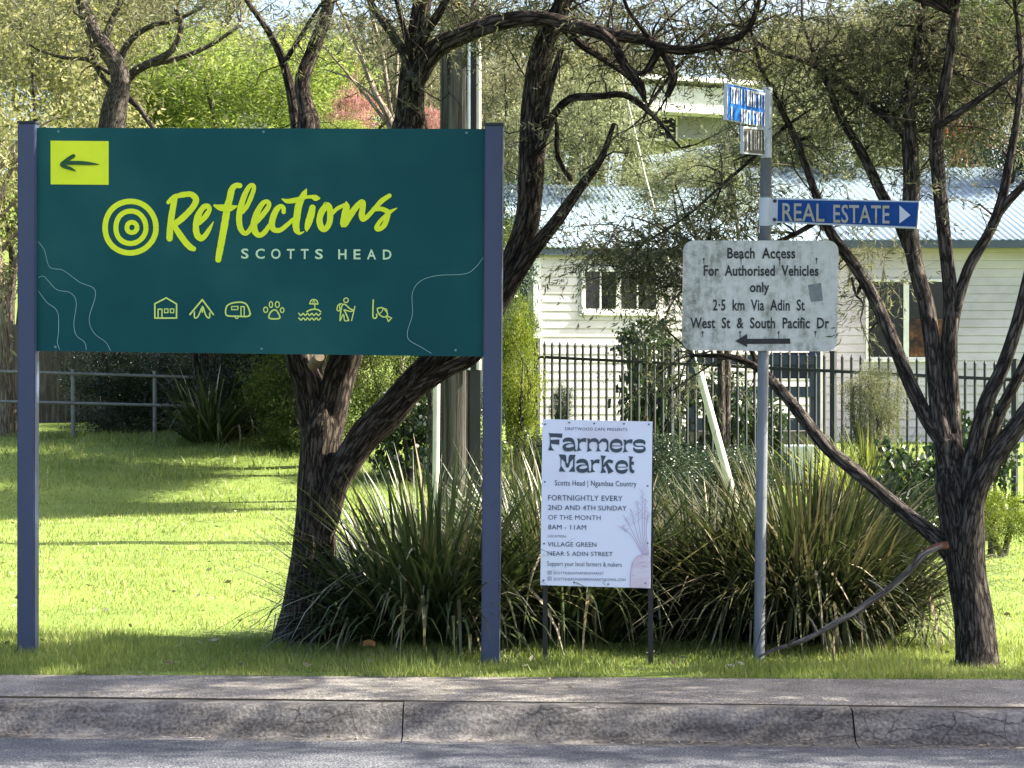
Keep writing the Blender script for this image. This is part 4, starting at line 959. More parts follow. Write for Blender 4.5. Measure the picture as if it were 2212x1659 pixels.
# ------------------------------------------------------------------ strappy tussocks and grass
def strap_mesh(name, x, y, n, rbase, length, spread, width, segs=6, lean=(0, 0), flat_=0.75):
    """arching straps rising from a clump; spread = how far from upright the outer ones lean (radians)"""
    z0 = gzf(x, y)
    az = rng.rand(n) * 2 * np.pi; rad = np.sqrt(rng.rand(n))
    bx = x + rbase * rad * np.cos(az); by = y + rbase * flat_ * rad * np.sin(az)
    az2 = az + rng.normal(size=n) * 0.5
    th0 = np.clip(spread * rad * rng.uniform(0.5, 1.0, n) + rng.normal(size=n) * 0.08, 0, 1.35)
    L = length * rng.uniform(0.55, 1.1, n); curl = rng.uniform(0.2, 1.5, n) * (0.28 + th0) ; fold = (rng.rand(n) < 0.13) * rng.uniform(0.6, 2.0, n)
    w = width * rng.uniform(0.6, 1.3, n)
    s = np.linspace(0, 1, segs + 1)
    px = np.zeros((n, segs + 1)); pz = np.zeros((n, segs + 1))
    for i in range(1, segs + 1):
        th = th0 + curl * s[i] ** 2 + fold * (s[i] > 0.55)
        px[:, i] = px[:, i - 1] + np.sin(th) * L / segs; pz[:, i] = pz[:, i - 1] + np.cos(th) * L / segs
    cx, sx = np.cos(az2), np.sin(az2)
    X = bx[:, None] + px * cx[:, None] + lean[0] * pz * 0.3; Y = by[:, None] + px * sx[:, None]; Z = np.maximum(z0 + pz, z0 + 0.01)
    tw = rng.uniform(-0.6, 0.6, n)
    wx, wy = -np.sin(az2 + tw), np.cos(az2 + tw)
    prof_ = np.array([0.75, 1, 1, 0.95, 0.8, 0.5, 0.06])[:segs + 1] if segs == 6 else np.linspace(1, 0.08, segs + 1)
    hw = w[:, None] * 0.5 * prof_[None]
    A = np.stack([X + hw * wx[:, None], Y + hw * wy[:, None], Z], 2); B = np.stack([X - hw * wx[:, None], Y - hw * wy[:, None], Z], 2)
    v = np.stack([A, B], 2).reshape(-1, 3)
    i, j = np.meshgrid(np.arange(n), np.arange(segs), indexing='ij'); b = i * 2 * (segs + 1) + 2 * j
    f = np.stack([b, b + 1, b + 3, b + 2], 2).reshape(-1, 4)
    rn = np.clip(rng.rand(n) ** 1.15 * 0.8 + (fold > 0) * 0.25 + (rng.rand(n) < 0.06) * 0.4, 0, 1)
    return mesh_np(name, v, f, attrs={'rnd': np.repeat(rn, segs)})

def tussock(label, px, base_y, d, n, rb, ln, spread, w=0.0145, mat='strap', lean=(0, 0), flat_=0.75, group='strappy tussocks along the verge'):
    p = P(px, base_y, d); me = strap_mesh('strappy_tussock', p.x, d, n, rb, ln, spread, w, lean=lean, flat_=flat_)
    return tag(link('strappy_tussock', me, M[mat]), label, 'tussock', group)
tussock('broad green strappy tussock between the forked trunk and the right post of the teal sign', 935, 1410, 13.78, 1350, 0.36, 1.14, 1.1, 0.021, 'strap_green')
tussock('strappy tussock with pale dry blades behind the market poster', 1230, 1405, 14.05, 1600, 0.40, 1.14, 0.85, 0.017, 'strap_green')
tussock('widest brown green tussock fanning out around the signpost and the fallen branch', 1745, 1418, 13.98, 3000, 0.46, 1.16, 1.08, 0.017)
tussock('strappy tussock just left of the signpost, half behind the poster edge', 1540, 1412, 14.15, 950, 0.34, 1.02, 0.8)
tussock('lower tussock arching at the foot of the forked trunk', 800, 1400, 13.9, 320, 0.2, 0.75, 1.15, 0.018, 'strap_green')
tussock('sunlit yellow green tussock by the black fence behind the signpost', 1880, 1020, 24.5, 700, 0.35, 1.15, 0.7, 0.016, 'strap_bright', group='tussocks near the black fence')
tussock('straw coloured tussock tuft right of the teal sign post, by the black fence', 1120, 1010, 24.0, 420, 0.3, 1.0, 0.7, 0.014, 'strap', group='tussocks near the black fence')
tussock('dark strappy plant with pale blades in the shaded bushes under the teal sign', 452, 950, 31.6, 200, 0.28, 1.05, 1.1, 0.040, 'strap_green', group='plants along the left bank')

def grass(name, n, sampler, h, w):
    x, y = sampler(n); z = gz(x, y) + 0.0
    n = len(x); az = rng.rand(n) * 2 * np.pi; le = rng.uniform(0.1, 0.9, n)
    H = h(x, y) * rng.uniform(0.5, 1.25, n); W_ = w(x, y) * rng.uniform(0.7, 1.3, n)
    tx = x + np.cos(az) * le * H; ty = y + np.sin(az) * le * H; tz = z + H * np.sqrt(1 - np.minimum(le * 0.9, 0.95) ** 2)
    wx, wy = -np.sin(az + rng.normal(size=n)), np.cos(az + rng.normal(size=n))
    v = np.stack([np.stack([x - wx * W_ / 2, y - wy * W_ / 2, z - 0.004], 1), np.stack([x + wx * W_ / 2, y + wy * W_ / 2, z - 0.004], 1), np.stack([tx, ty, tz], 1)], 1).reshape(-1, 3)
    patch = np.array([mnoise.noise(Vector((a * 1.7, b * 0.9, 5))) for a, b in zip(x, y)])
    me = mesh_np(name, v, np.arange(3 * n).reshape(n, 3), attrs={'rnd': np.clip(rng.rand(n) * 0.62 + 0.18 + patch * 0.28 + (rng.rand(n) < 0.05) * 0.4, 0, 1)})
    return tag(link(name, me, M['blade']), kind='stuff')
def s_near(n):
    x = rng.uniform(-3.4, 3.4, n); t = rng.rand(n) ** 1.25
    return x, path_back(x) - 0.02 + t * 1.6
def ragged(x, y): return 0.036 + 0.03 * np.sin(x * 2.3) * np.sin(x * 5.1 + 1) + 0.02 * (y > path_back(x) + 0.15)
grass('verge_grass', 52000, s_near, ragged, lambda x, y: 0.0058 + 0 * x)
def s_mid(n):
    y = 13.6 + 20.5 * rng.rand(n) ** 1.4; return rng.uniform(-0.27, 0.27, n) * y, y
def bank(x, y): return 0.030 + 0.05 * sstep(26, 29, y) * (1 - sstep(-1, 3, x)) * (np.sin(x * 1.7) * np.sin(y * 2.1) > -0.2) + 0.001 * (y - 13)
grass('lawn_grass', 130000, s_mid, bank, lambda x, y: 0.0062 * y / 13.0)

def scatter_flat(name, n, xs_, mat, size, zoff):
    x = rng.uniform(-3.2, 3.2, n); t = rng.rand(n)
    y = kerb_line(x) * (1 - t) + (path_back(x) + 0.5) * t if xs_ == 'path' else kerb_line(x) - 0.36 + rng.rand(n) * 0.14
    z = np.full(n, zoff) if xs_ == 'path' else np.full(n, -0.134)
    az = rng.rand(n) * 2 * np.pi; L = size * rng.uniform(0.4, 1.3, n); w_ = L * rng.uniform(0.12, 0.3, n)
    d = np.stack([np.cos(az), np.sin(az), rng.normal(size=n) * 0.05], 1); s_ = np.stack([-np.sin(az), np.cos(az), rng.normal(size=n) * 0.2], 1)
    c = np.stack([x, y, z], 1)
    v = np.stack([c - d * L[:, None] / 2, c + s_ * w_[:, None] / 2, c + d * L[:, None] / 2, c - s_ * w_[:, None] / 2], 1).reshape(-1, 3)
    return tag(link(name, mesh_np(name, v, np.arange(4 * n).reshape(n, 4), attrs={'rnd': rng.rand(n)}), mat), kind='stuff')
M['litter'] = mat_leaf('dry_litter', [(0.0, (0.07, 0.05, 0.035)), (0.6, (0.22, 0.18, 0.12)), (1.0, (0.40, 0.36, 0.28))], 0.05)
scatter_flat('leaf_litter', 1500, 'path', M['litter'], 0.035, 0.012)
n = 260
lx = rng.uniform(-0.25, 0.25, n); ly = 12.6 + 14 * rng.rand(n) ** 1.5; lx = lx * ly
ld = rand_unit(n) * np.array([1, 1, 0.25]); ld /= np.linalg.norm(ld, axis=1, keepdims=True)
v, f = leaf_quads(np.stack([lx, ly, gz(lx, ly) + 0.032], 1), ld, rng.uniform(0.03, 0.075, n), rng.uniform(0.012, 0.03, n))
tag(link('fallen_leaves', mesh_np('fallen_leaves', v, f, attrs={'rnd': rng.rand(n)}), M['litter']), kind='stuff')
scatter_flat('gutter_litter', 420, 'gutter', M['litter'], 0.04, 0)
# one big dry leaf on the verge
me = bpy.data.meshes.new('dry_leaf'); lp = P(797, 1405, 13.35); lz = gzf(lp.x, lp.y) + 0.05
bm = bmesh.new()
for i in range(7):
    a = i / 6; hw = 0.022 * math.sin(math.pi * min(0.97, a + 0.03)) ** 0.7; zc = 0.012 * math.sin(math.pi * a)
    bm.verts.new((lp.x - 0.035 + 0.07 * a, lp.y - hw, lz + zc - 0.008)); bm.verts.new((lp.x - 0.035 + 0.07 * a, lp.y, lz + zc)); bm.verts.new((lp.x - 0.035 + 0.07 * a, lp.y + hw, lz + zc + 0.02))
bm.verts.ensure_lookup_table()
for i in range(6):
    for j in range(2): bm.faces.new([bm.verts[3 * i + j], bm.verts[3 * i + j + 1], bm.verts[3 * i + j + 4], bm.verts[3 * i + j + 3]])
bm.to_mesh(me); bm.free()
M['dry_leaf'] = mat_flat('orange_dry_leaf', (0.36, 0.19, 0.07), 0.7, 0.2, var=0.25, scale=60)
tag(link('dry_leaf', me, M['dry_leaf']), 'orange brown dry leaf on the grass in front of the tussock', 'leaf')

# ------------------------------------------------------------------ power pole, stay and marker pipe
M['pole_wood'] = mat_noise('weathered_pole_timber', [(0.38, (0.014, 0.013, 0.011)), (0.5, (0.042, 0.039, 0.034)), (0.62, (0.088, 0.084, 0.073))], scale=16, stretch=(1, 1, 0.045), rough=0.9, bump=0.6, spec=0.1)
M['cream_pipe'] = mat_flat('cream_conduit', (0.52, 0.49, 0.40), 0.55, 0.3)
M['dark_strip'] = mat_flat('dark_cable_guard', (0.022, 0.022, 0.026), 0.6, 0.3)
pp = P(983, 1180, 22.0); pz_ = gzf(pp.x, 22)
proot_ = empty('power_pole', (pp.x, 22.0, pz_), 'thick grey timber power pole with a dark cable guard rising behind the teal sign', 'power pole')
rw = 0.5 * 68 / F * 22
link('shaft', limbs_mesh('pole_shaft', [tube([(pp.x - 0.01, 22, pz_ - 0.2, rw * 1.04), (pp.x, 22, 3.0, rw), (pp.x + 0.02, 22, 9.0, rw * 0.85)], 28, 0.12, 0.02, 3.0)]), M['pole_wood'], proot_, )
MB().box((P(1026, 0, 21.9).x, 21.95, (pz_ + 8) / 2), (0.10, 0.07, 8 - pz_)).build('cable_guard', M['dark_strip'], proot_)
MB().cyl((P(1034, 0, 21.85).x, 21.87, pz_ + 1.6), (P(1034, 0, 21.85).x, 21.87, 8.4), 0.022).build('conduit', M['cream_pipe'], proot_, True)
MB().cyl((P(1013, 0, 21.85).x, 21.86, pz_ + 1.6), (P(1013, 0, 21.85).x, 21.86, 8.4), 0.014).build('earth_cable', M['alu'], proot_, True)
MB().box((P(1028, 0, 21.85).x, 21.9, P(0, 108, 21.9).z), (0.13, 0.06, 0.035)).build('strap', M['cream_pipe'], proot_)
a, b, c = P(1330, 110, 20.6), P(1507, 792, 20.0), P(1581, 1062, 19.8)
top_ = a + (a - b) * 0.8
mid = P(1395, 385, 20.35)
zgy = gzf(c.x, c.y)
e_ = c + (c - b) * ((c.z - zgy) / (b.z - c.z))
w_ = empty('stay_wire', e_, 'pale stay wire with a cream guard tube slanting down in front of the black fence', 'stay wire')
MB().cyl(top_, a, 0.006, n=8).cyl(a, mid, 0.006, n=8).cyl(mid, b, 0.007, n=8).build('wire', M['cream_pipe'], w_, True)
MB().cyl(b, e_, 0.032, 0.034, n=14).build('guard_tube', M['cream_pipe'], w_, True)
mp0 = P(940, 1010, 21.2); mp0.z = gzf(mp0.x, 21.2) - 0.05
mt = P(944, 740, 21.2)
mr_ = empty('marker_pipe', mp0, 'slim cream pipe standing in front of the timber power pole', 'pipe')
MB().cyl(mp0, mt, 0.030, n=14).build('pipe', M['cream_pipe'], mr_, True); MB().cyl(mt, mt + Vector((0, 0, 0.05)), 0.036, n=14).build('cap', M['cream_pipe'], mr_, True)

# ------------------------------------------------------------------ fences
M['fence_black'] = mat_flat('black_powder_coat', (0.016, 0.019, 0.024), 0.45, 0.45)
M['pipe_rail'] = mat_noise('galvanised_rail', [(0.3, (0.13, 0.13, 0.125)), (0.7, (0.23, 0.23, 0.215))], scale=10, rough=0.6, metal=0.1)
M['old_timber'] = mat_noise('dark_old_palings', [(0.3, (0.030, 0.026, 0.022)), (0.5, (0.075, 0.065, 0.054)), (0.7, (0.17, 0.15, 0.13))], scale=4, stretch=(3, 3, 0.3), rough=0.9, bump=0.4, spec=0.1)
FA = Vector((P(1160, 0, 31.9).x, 31.9, 0)); FB = Vector((P(2330, 0, 27.6).x, 27.6, 0)); FL = (FB - FA).length; fd = (FB - FA) / FL
def ftop(t): return 1.95 + (1.62 - 1.95) * t
froot = empty('palisade_fence', FA.lerp(FB, 0.5), 'black steel picket fence with pointed tops in front of the white cabins', 'fence')
frot = Matrix.Rotation(math.atan2(fd.y, fd.x), 3, 'Z')
posts_px = [1160, 1449, 1800, 2192, 2330]
def t_of(px):
    k = (px - CX) / F
    return max(0.0, min(1.0, (k * FA.y - FA.x) / ((FB.x - FA.x) - k * (FB.y - FA.y))))
pt = [t_of(p) for p in posts_px]
for t in pt:
    c = FA.lerp(FB, t); z1_, z0_ = ftop(t) + 0.06, gzf(c.x, c.y) - 0.1
    MB().box((c.x, c.y, (z0_ + z1_) / 2), (0.062, 0.062, z1_ - z0_), frot).box((c.x, c.y, z1_ + 0.008), (0.072, 0.072, 0.016), frot).build('post', M['fence_black'], froot)
for t0, t1 in zip(pt[:-1], pt[1:]):
    m = MB(); k = max(2, int((t1 - t0) * FL / 0.12))
    for i in range(1, k):
        t = t0 + (t1 - t0) * i / k; c = FA.lerp(FB, t); zt = ftop(t); zb = zt - 1.72
        m.box((c.x, c.y, (zt + zb) / 2), (0.026, 0.026, zt - zb), frot)
        m.cyl((c.x, c.y, zt), (c.x, c.y, zt + 0.045), 0.020, 0.003, 8).cyl((c.x, c.y, zt - 0.012), (c.x, c.y, zt + 0.004), 0.019, n=8)
    m.build('paling_panel', M['fence_black'], froot)
    for dz in (-0.17, -1.58):
        a = FA.lerp(FB, t0) + Vector((0, 0.004, ftop(t0) + dz)); b = FA.lerp(FB, t1) + Vector((0, 0.004, ftop(t1) + dz))
        d = b - a; MB().box((a + b) / 2, (d.length, 0.040, 0.038), d.to_track_quat('X', 'Z').to_matrix()).build('rail', M['fence_black'], froot)
# galvanised pipe rail fence on the left bank
rroot = empty('pipe_rail_fence', P(157, 945, 33.0), 'low galvanised pipe rail fence on the grass bank at left', 'fence')
def railz(px, y): return P(px, y, 33.0)
for ya, yb in ((801, 818), (866, 880)):
    a, b = railz(-60, ya), railz(520, yb); MB().cyl(a, b, 0.021, n=10).build('rail', M['pipe_rail'], rroot, True)
for px in (-40, 157, 334, 512):
    p = railz(px, 778 + (px + 40) * 0.02); g = gzf(p.x, 33.0)
    MB().cyl((p.x, 33.03, g - 0.1), (p.x, 33.03, p.z - 0.10), 0.030, n=10).build('post', M['pipe_rail'], rroot, True)
# dark timber paling fence behind it
troot_ = empty('timber_fence', P(280, 930, 36.5), 'dark old timber paling fence in the shade behind the pipe rails', 'fence')
x0, x1 = P(-80, 0, 36.5).x, P(640, 0, 36.5).x
npan = 5
for k in range(npan):
    xa = x0 + (x1 - x0) * k / npan; xb = x0 + (x1 - x0) * (k + 1) / npan; m = MB(); x = xa + 0.06
    while x < xb - 0.04:
        w = 0.10; zt = 2.32 + rng.uniform(-0.05, 0.05); zb = gzf(x, 36.5) - 0.05
        m.box((x + w / 2, 36.5 + rng.uniform(0, 0.02), (zt + zb) / 2), (w - 0.001, 0.018, zt - zb)); x += w
    m.build('paling_panel', M['old_timber'], troot_)
    MB().box((xa, 36.55, 1.55), (0.11, 0.09, 1.75)).build('post', M['old_timber'], troot_)

# ------------------------------------------------------------------ weatherboard cabins
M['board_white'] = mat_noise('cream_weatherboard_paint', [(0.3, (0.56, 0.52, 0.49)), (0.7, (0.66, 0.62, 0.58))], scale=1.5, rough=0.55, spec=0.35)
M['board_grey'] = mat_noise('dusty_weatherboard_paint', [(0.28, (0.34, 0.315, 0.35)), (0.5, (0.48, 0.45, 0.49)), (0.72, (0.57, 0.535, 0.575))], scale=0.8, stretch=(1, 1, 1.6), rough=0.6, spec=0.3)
M['trim_white'] = mat_flat('white_trim_paint', (0.74, 0.73, 0.68), 0.5)
M['glass'] = mat_flat('dark_window_glass', (0.018, 0.020, 0.024), 0.08, 0.6)
M['fascia'] = mat_flat('slate_fascia_paint', (0.055, 0.075, 0.10), 0.5)
M['navy'] = mat_flat('navy_timber_paint', (0.022, 0.032, 0.058), 0.55)
M['roof_steel'] = mat_noise('pale_corrugated_steel', [(0.3, (0.20, 0.27, 0.315)), (0.7, (0.26, 0.335, 0.38))], scale=1.2, rough=0.4, spec=0.5, metal=0.15)
M['pane_reflection'] = mat_noise('rust_orange_reflection', [(0.42, (0.020, 0.013, 0.011)), (0.55, (0.085, 0.035, 0.018)), (0.70, (0.28, 0.13, 0.035))], scale=5, rough=0.8)  # warm foliage mirrored in the glass, done as colour

def wall_frame(ox, oy, ang):
    c, s = math.cos(R(ang)), math.sin(R(ang)); return lambda u, v, z: Vector((ox + c * u - s * v, oy + s * u + c * v, z))   # v = depth behind the face
def fbox(mb, fr, u0, u1, v0, v1, z0, z1):
    vs = [mb.bm.verts.new(fr(u, v, z)) for u, v, z in ((u0, v0, z0), (u1, v0, z0), (u1, v1, z0), (u0, v1, z0), (u0, v0, z1), (u1, v0, z1), (u1, v1, z1), (u0, v1, z1))]
    for q in ((0, 1, 2, 3), (4, 5, 6, 7), (0, 1, 5, 4), (1, 2, 6, 5), (2, 3, 7, 6), (3, 0, 4, 7)): mb.bm.faces.new([vs[i] for i in q])
def clad(root, fr, u0, u1, z0, z1, depth, mat, cover=0.15):
    m = MB(); fbox(m, fr, u0, u1, 0.012, depth, z0, z1); z = z0
    while z < z1 - 0.02:
        zt = min(z + cover, z1)
        p = [(0.010, zt), (0.002, zt - 0.012), (-0.012, z + 0.016), (-0.010, z), (0.012, z)]
        a = [m.bm.verts.new(fr(u0, v, zz)) for v, zz in p]; b = [m.bm.verts.new(fr(u1, v, zz)) for v, zz in p]
        for i in range(4): m.bm.faces.new([a[i], b[i], b[i + 1], a[i + 1]])
        z += cover
    return m.build('wall', mat, root)
def window(root, fr, u0, u1, z0, z1, mull, fw=0.07, sill=True, panes=None, name='window'):
    m = MB()
    fbox(m, fr, u0, u0 + fw, -0.045, 0.03, z0, z1); fbox(m, fr, u1 - fw, u1, -0.045, 0.03, z0, z1)
    fbox(m, fr, u0 + fw, u1 - fw, -0.043, 0.03, z0, z0 + fw); fbox(m, fr, u0 + fw, u1 - fw, -0.043, 0.03, z1 - fw, z1)
    for u, w in mull: fbox(m, fr, u - w / 2, u + w / 2, -0.038, 0.02, z0 + fw, z1 - fw)
    wi = m.build('window', M['trim_white'], root)
    if sill:
        m = MB(); fbox(m, fr, u0 - 0.03, u1 + 0.03, -0.075, 0.0, z0 - 0.045, z0 - 0.002); m.build('sill', M['trim_white'], wi)
    edges = [u0 + fw] + [u for u, w in mull] + [u1 - fw]
    for i, (a, b) in enumerate(zip(edges[:-1], edges[1:])):
        m = MB(); fbox(m, fr, a + 0.003, b - 0.003, -0.022, -0.016, z0 + fw + 0.002, z1 - fw - 0.002); m.build('pane', M['glass'], wi)
    return wi
def corrugated(root, fr, u0, u1, v0, z0, v1, z1, pitch=0.10, amp=0.012, name='roof', mat='roof_steel', skew=0.0):
    n = int((u1 - u0) / pitch * 4); us = np.linspace(u0, u1, n); v = []
    for u in us:
        h = amp * math.sin((u - u0) / pitch * 2 * math.pi)
        for k in range(3):
            t = k / 2; v.append(fr(u + skew * t, v0 + (v1 - v0) * t, z0 + (z1 - z0) * t + h))
    for u in us:
        h = amp * math.sin((u - u0) / pitch * 2 * math.pi)
        for k in range(3):
            t = k / 2; v.append(fr(u + skew * t, v0 + (v1 - v0) * t, z0 + (z1 - z0) * t + h - 0.03))
    f = []
    for i in range(n - 1):
        for k in range(2):
            b = i * 3 + k; f.append((b, b + 3, b + 4, b + 1)); c = b + 3 * n; f.append((c, c + 1, c + 4, c + 3))
        f.append((i * 3, i * 3 + 3 * n, i * 3 + 3 + 3 * n, i * 3 + 3)); f.append((i * 3 + 2, i * 3 + 5, i * 3 + 5 + 3 * n, i * 3 + 2 + 3 * n))
    return link(name, mesh_np(name, v, f, smooth=True), M[mat], root)

DC = 42.0
def zc(y, d): return EYE - (y - HY) / F * d
ox = P(1155, 0, DC).x
ANG = 16.0
frL = wall_frame(ox, DC, ANG)
def uw(px):
    k = (px - CX) / F; return (k * DC - ox) / (math.cos(R(ANG)) - k * math.sin(R(ANG)))
croot = empty('cream_cabin', (ox + 2.4, DC, 0.3), 'cream weatherboard cabin with a long dark window, left of the beach access board', 'cabin')
zE = zc(533, DC); zB = 0.1
clad(croot, frL, 0.0, uw(1768), zB, zE, 4.5, M['board_white'])
m = MB(); fbox(m, frL, -0.03, 0.10, -0.035, 0.0, zB, zE); m.build('corner_board', M['trim_white'], croot)
window(croot, frL, uw(1255), uw(1424), zc(675, DC), zc(577, DC), [(uw(1335), 0.09), (uw(1296), 0.03), (uw(1376), 0.03)])
corrugated(croot, frL, -0.45, uw(1790), -0.16, zE + 0.0, 3.4, zc(395, DC + 3.2), skew=0.35)
m = MB(); fbox(m, frL, -0.42, uw(1790) - 0.03, -0.14, -0.05, zE - 0.15, zE - 0.045); m.build('gutter', M['fascia'], croot)
m = MB(); fbox(m, frL, -0.36, uw(1790) - 0.06, -0.048, -0.014, zE - 0.10, zE - 0.06); m.build('soffit', M['board_grey'], croot)
m = MB(); fbox(m, frL, -0.44, -0.26, -0.10, 0.55, zE - 0.30, zE - 0.17); fbox(m, frL, -0.24, -0.10, 0.1, 0.2, 1.6, zc(605, DC)); m.build('downpipe_and_barge', M['navy'], croot)
# porch at its right end
D2 = 38.5
px_ = lambda x: (x - CX) / F * D2
poroot = empty('timber_porch', (px_(1640), D2, 0.2), 'navy timber porch with thick rails under the beach access board', 'porch')
for x in (1497, 1760):
    MB().box((px_(x), D2, 1.35), (0.16, 0.16, 2.6)).build('post', M['navy'], poroot)
for y0, y1 in ((835, 858), (903, 930), (768, 788)):
    MB().box((px_(1630), D2 - 0.10, zc((y0 + y1) / 2, D2)), (px_(1768) - px_(1490), 0.05, (y1 - y0) / F * D2)).build('rail', M['navy'], poroot)
M['deck'] = mat_noise('weathered_decking', [(0.3, (0.07, 0.062, 0.055)), (0.7, (0.14, 0.125, 0.11))], scale=3, stretch=(0.4, 3, 3), rough=0.85)
MB().box((px_(1630), D2 + 1.2, zc(950, D2)), (px_(1772) - px_(1486), 2.6, (970 - 934) / F * D2)).build('deck', M['deck'], poroot)
m = MB()
for i in range(18): m.box((px_(1490) + i * 0.118, D2 - 0.02, zc(1010, D2)), (0.10, 0.02, 0.62))
m.build('skirt_boards', M['old_timber'], poroot)
MB().box((px_(1716), D2 + 0.5, zc(790, D2)), (0.62, 0.5, 0.42)).build('storage_box', M['navy'], poroot)
# white condenser unit beneath
D3 = 35.5
a = P(1624, 1049, D3); b = P(1760, 962, D3)
ac = empty('air_conditioner', ((a.x + b.x) / 2, D3, a.z), 'white air conditioner box on the ground behind the black fence', 'air conditioner')
M['ac_white'] = mat_flat('off_white_enamel', (0.50, 0.54, 0.60), 0.45)
MB().box(((a.x + b.x) / 2, D3, (a.z + b.z) / 2), (b.x - a.x, 0.34, b.z - a.z), None, 0.02).build('casing', M['ac_white'], ac)
cxx, czz = a.x + 0.62 * (b.x - a.x) - 0.25, (a.z + b.z) / 2
m = MB()
for k in range(5):
    r_ = 0.05 + 0.048 * k
    for i in range(24):
        t0_, t1_ = 2 * math.pi * i / 24, 2 * math.pi * (i + 1) / 24
        m.cyl((cxx + r_ * math.cos(t0_), D3 - 0.18, czz + r_ * math.sin(t0_)), (cxx + r_ * math.cos(t1_), D3 - 0.18, czz + r_ * math.sin(t1_)), 0.006, n=5)
m.build('fan_grille', M['galv_old'], ac)
MB().box(((a.x + b.x) / 2, D3, a.z - 0.06), (b.x - a.x - 0.1, 0.3, 0.10)).build('feet', M['dark_strip'], ac)

# right hand cabin, in the shade of the trees
DR = 44.8
frR = wall_frame(P(1770, 0, DR).x, DR, 0.0)
ur = lambda px: (px - 1770) / F * DR
rr_ = empty('grey_cabin', (P(2050, 0, DR).x, DR, 0.2), 'shaded pale weatherboard cabin with corrugated roof and slate gutter behind the multi stemmed tree', 'cabin')
zR = zc(536, DR)
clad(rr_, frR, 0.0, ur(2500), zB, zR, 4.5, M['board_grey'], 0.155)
m = MB(); fbox(m, frR, -0.09, 0.06, -0.035, 0.0, zB, zR); m.build('corner_board', M['trim_white'], rr_)
wr = window(rr_, frR, ur(1870), ur(2046), zc(777, DR), zc(604, DR), [(ur(1957), 0.10)], 0.045)
m = MB(); fbox(m, frR, ur(1965), ur(2038), -0.0155, -0.012, zc(770, DR), zc(690, DR))  # thin panel over the right pane, painted as a reflection of orange-brown leaves
refl_ = m.build('pane_reflection', M['pane_reflection'], wr)
refl_.location.y -= 0.012
corrugated(rr_, frR, -0.5, ur(2540), -0.5, zR + 0.14, 3.6, zc(362, DR + 3.6), skew=-0.9, pitch=0.13, amp=0.016)
m = MB(); fbox(m, frR, -0.5, ur(2540), -0.52, -0.38, zR - 0.02, zR + 0.115); m.build('gutter', M['fascia'], rr_)
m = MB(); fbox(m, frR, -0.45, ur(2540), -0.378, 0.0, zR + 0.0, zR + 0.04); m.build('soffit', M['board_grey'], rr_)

# white house on the hill
DH = 86.0
hx = P(1475, 0, DH).x
M['house_white'] = mat_flat('white_render', (0.74, 0.73, 0.70), 0.6)
M['house_grey'] = mat_flat('grey_render', (0.24, 0.24, 0.25), 0.6)
hroot = empty('white_house', (hx, DH, gzf(hx, DH)), 'white flat roofed house on the hill seen through the branches beside the blue street blade', 'house')
z_ = lambda y: zc(y, DH); hw_ = 2.1
MB().box((hx, DH + 3, (z_(188) + z_(300)) / 2), (4.4, 6, z_(188) - z_(300))).build('wall', M['house_grey'], hroot)
MB().box((hx + 0.1, DH - 0.6, (z_(196) + z_(252)) / 2), (4.7, 1.0, z_(196) - z_(252))).build('balcony_front', M['house_white'], hroot)
MB().box((hx, DH + 2.4, z_(182)), (5.2, 7.6, 0.16)).build('roof', M['house_white'], hroot)
w1 = MB().box((hx - 0.9, DH - 0.02, z_(280)), (1.3, 0.06, 0.9)).build('window', M['trim_white'], hroot); MB().box((hx - 0.9, DH - 0.06, z_(280)), (1.14, 0.03, 0.74)).build('pane', M['glass'], w1)
hroot.rotation_euler.z = R(26)
DH2 = 80.0
hx2 = P(1120, 0, DH2).x
h2 = empty('distant_house', (hx2, DH2, gzf(hx2, DH2)), 'pale distant house with a steel roof glimpsed beside the arching trunk', 'house')
z_ = lambda y: zc(y, DH2)
MB().box((hx2, DH2 + 3, (z_(395) + z_(470)) / 2), (5.0, 6, z_(395) - z_(470))).build('wall', M['house_white'], h2)
m = MB(); m.poly([(hx2 - 2.9, DH2 - 0.4, z_(398)), (hx2 + 2.9, DH2 - 0.4, z_(398)), (hx2, DH2 - 0.4, z_(325))], (0, 6.8, 0)); m.build('roof', M['roof_steel'], h2)

# ------------------------------------------------------------------ shrubs and background trees
def unit_crown(name, seed, nclump=46, per=230, leaf=0.05, lw=0.02, flat_=0.8, stringy=0.0):
    rs = np.random.RandomState(seed)
    u = rs.normal(size=(nclump, 3)); u /= np.linalg.norm(u, axis=1, keepdims=True)
    rad = 0.35 + 0.62 * rs.rand(nclump) ** 0.6
    c = u * rad[:, None]; c[:, 2] *= flat_
    sg = rs.uniform(0.10, 0.20, nclump)
    o = c[:, None, :] + rs.normal(size=(nclump, per, 3)) * sg[:, None, None] * np.array([1, 1, 0.75])
    d = rs.normal(size=(nclump, per, 3)) + u[:, None, :] * 0.6 + np.array([0, 0, -stringy]); d /= np.linalg.norm(d, axis=2, keepdims=True)
    n = nclump * per
    L = leaf * rs.uniform(0.6, 1.4, n); W_ = lw * rs.uniform(0.7, 1.3, n)
    v, f = leaf_quads(o.reshape(-1, 3), d.reshape(-1, 3), L, W_)
    rn = np.clip(np.repeat(rs.rand(nclump) * 0.5, per) + rs.rand(n) * 0.55, 0, 1)
    return mesh_np(name, v, f, attrs={'rnd': rn})
CR = {}
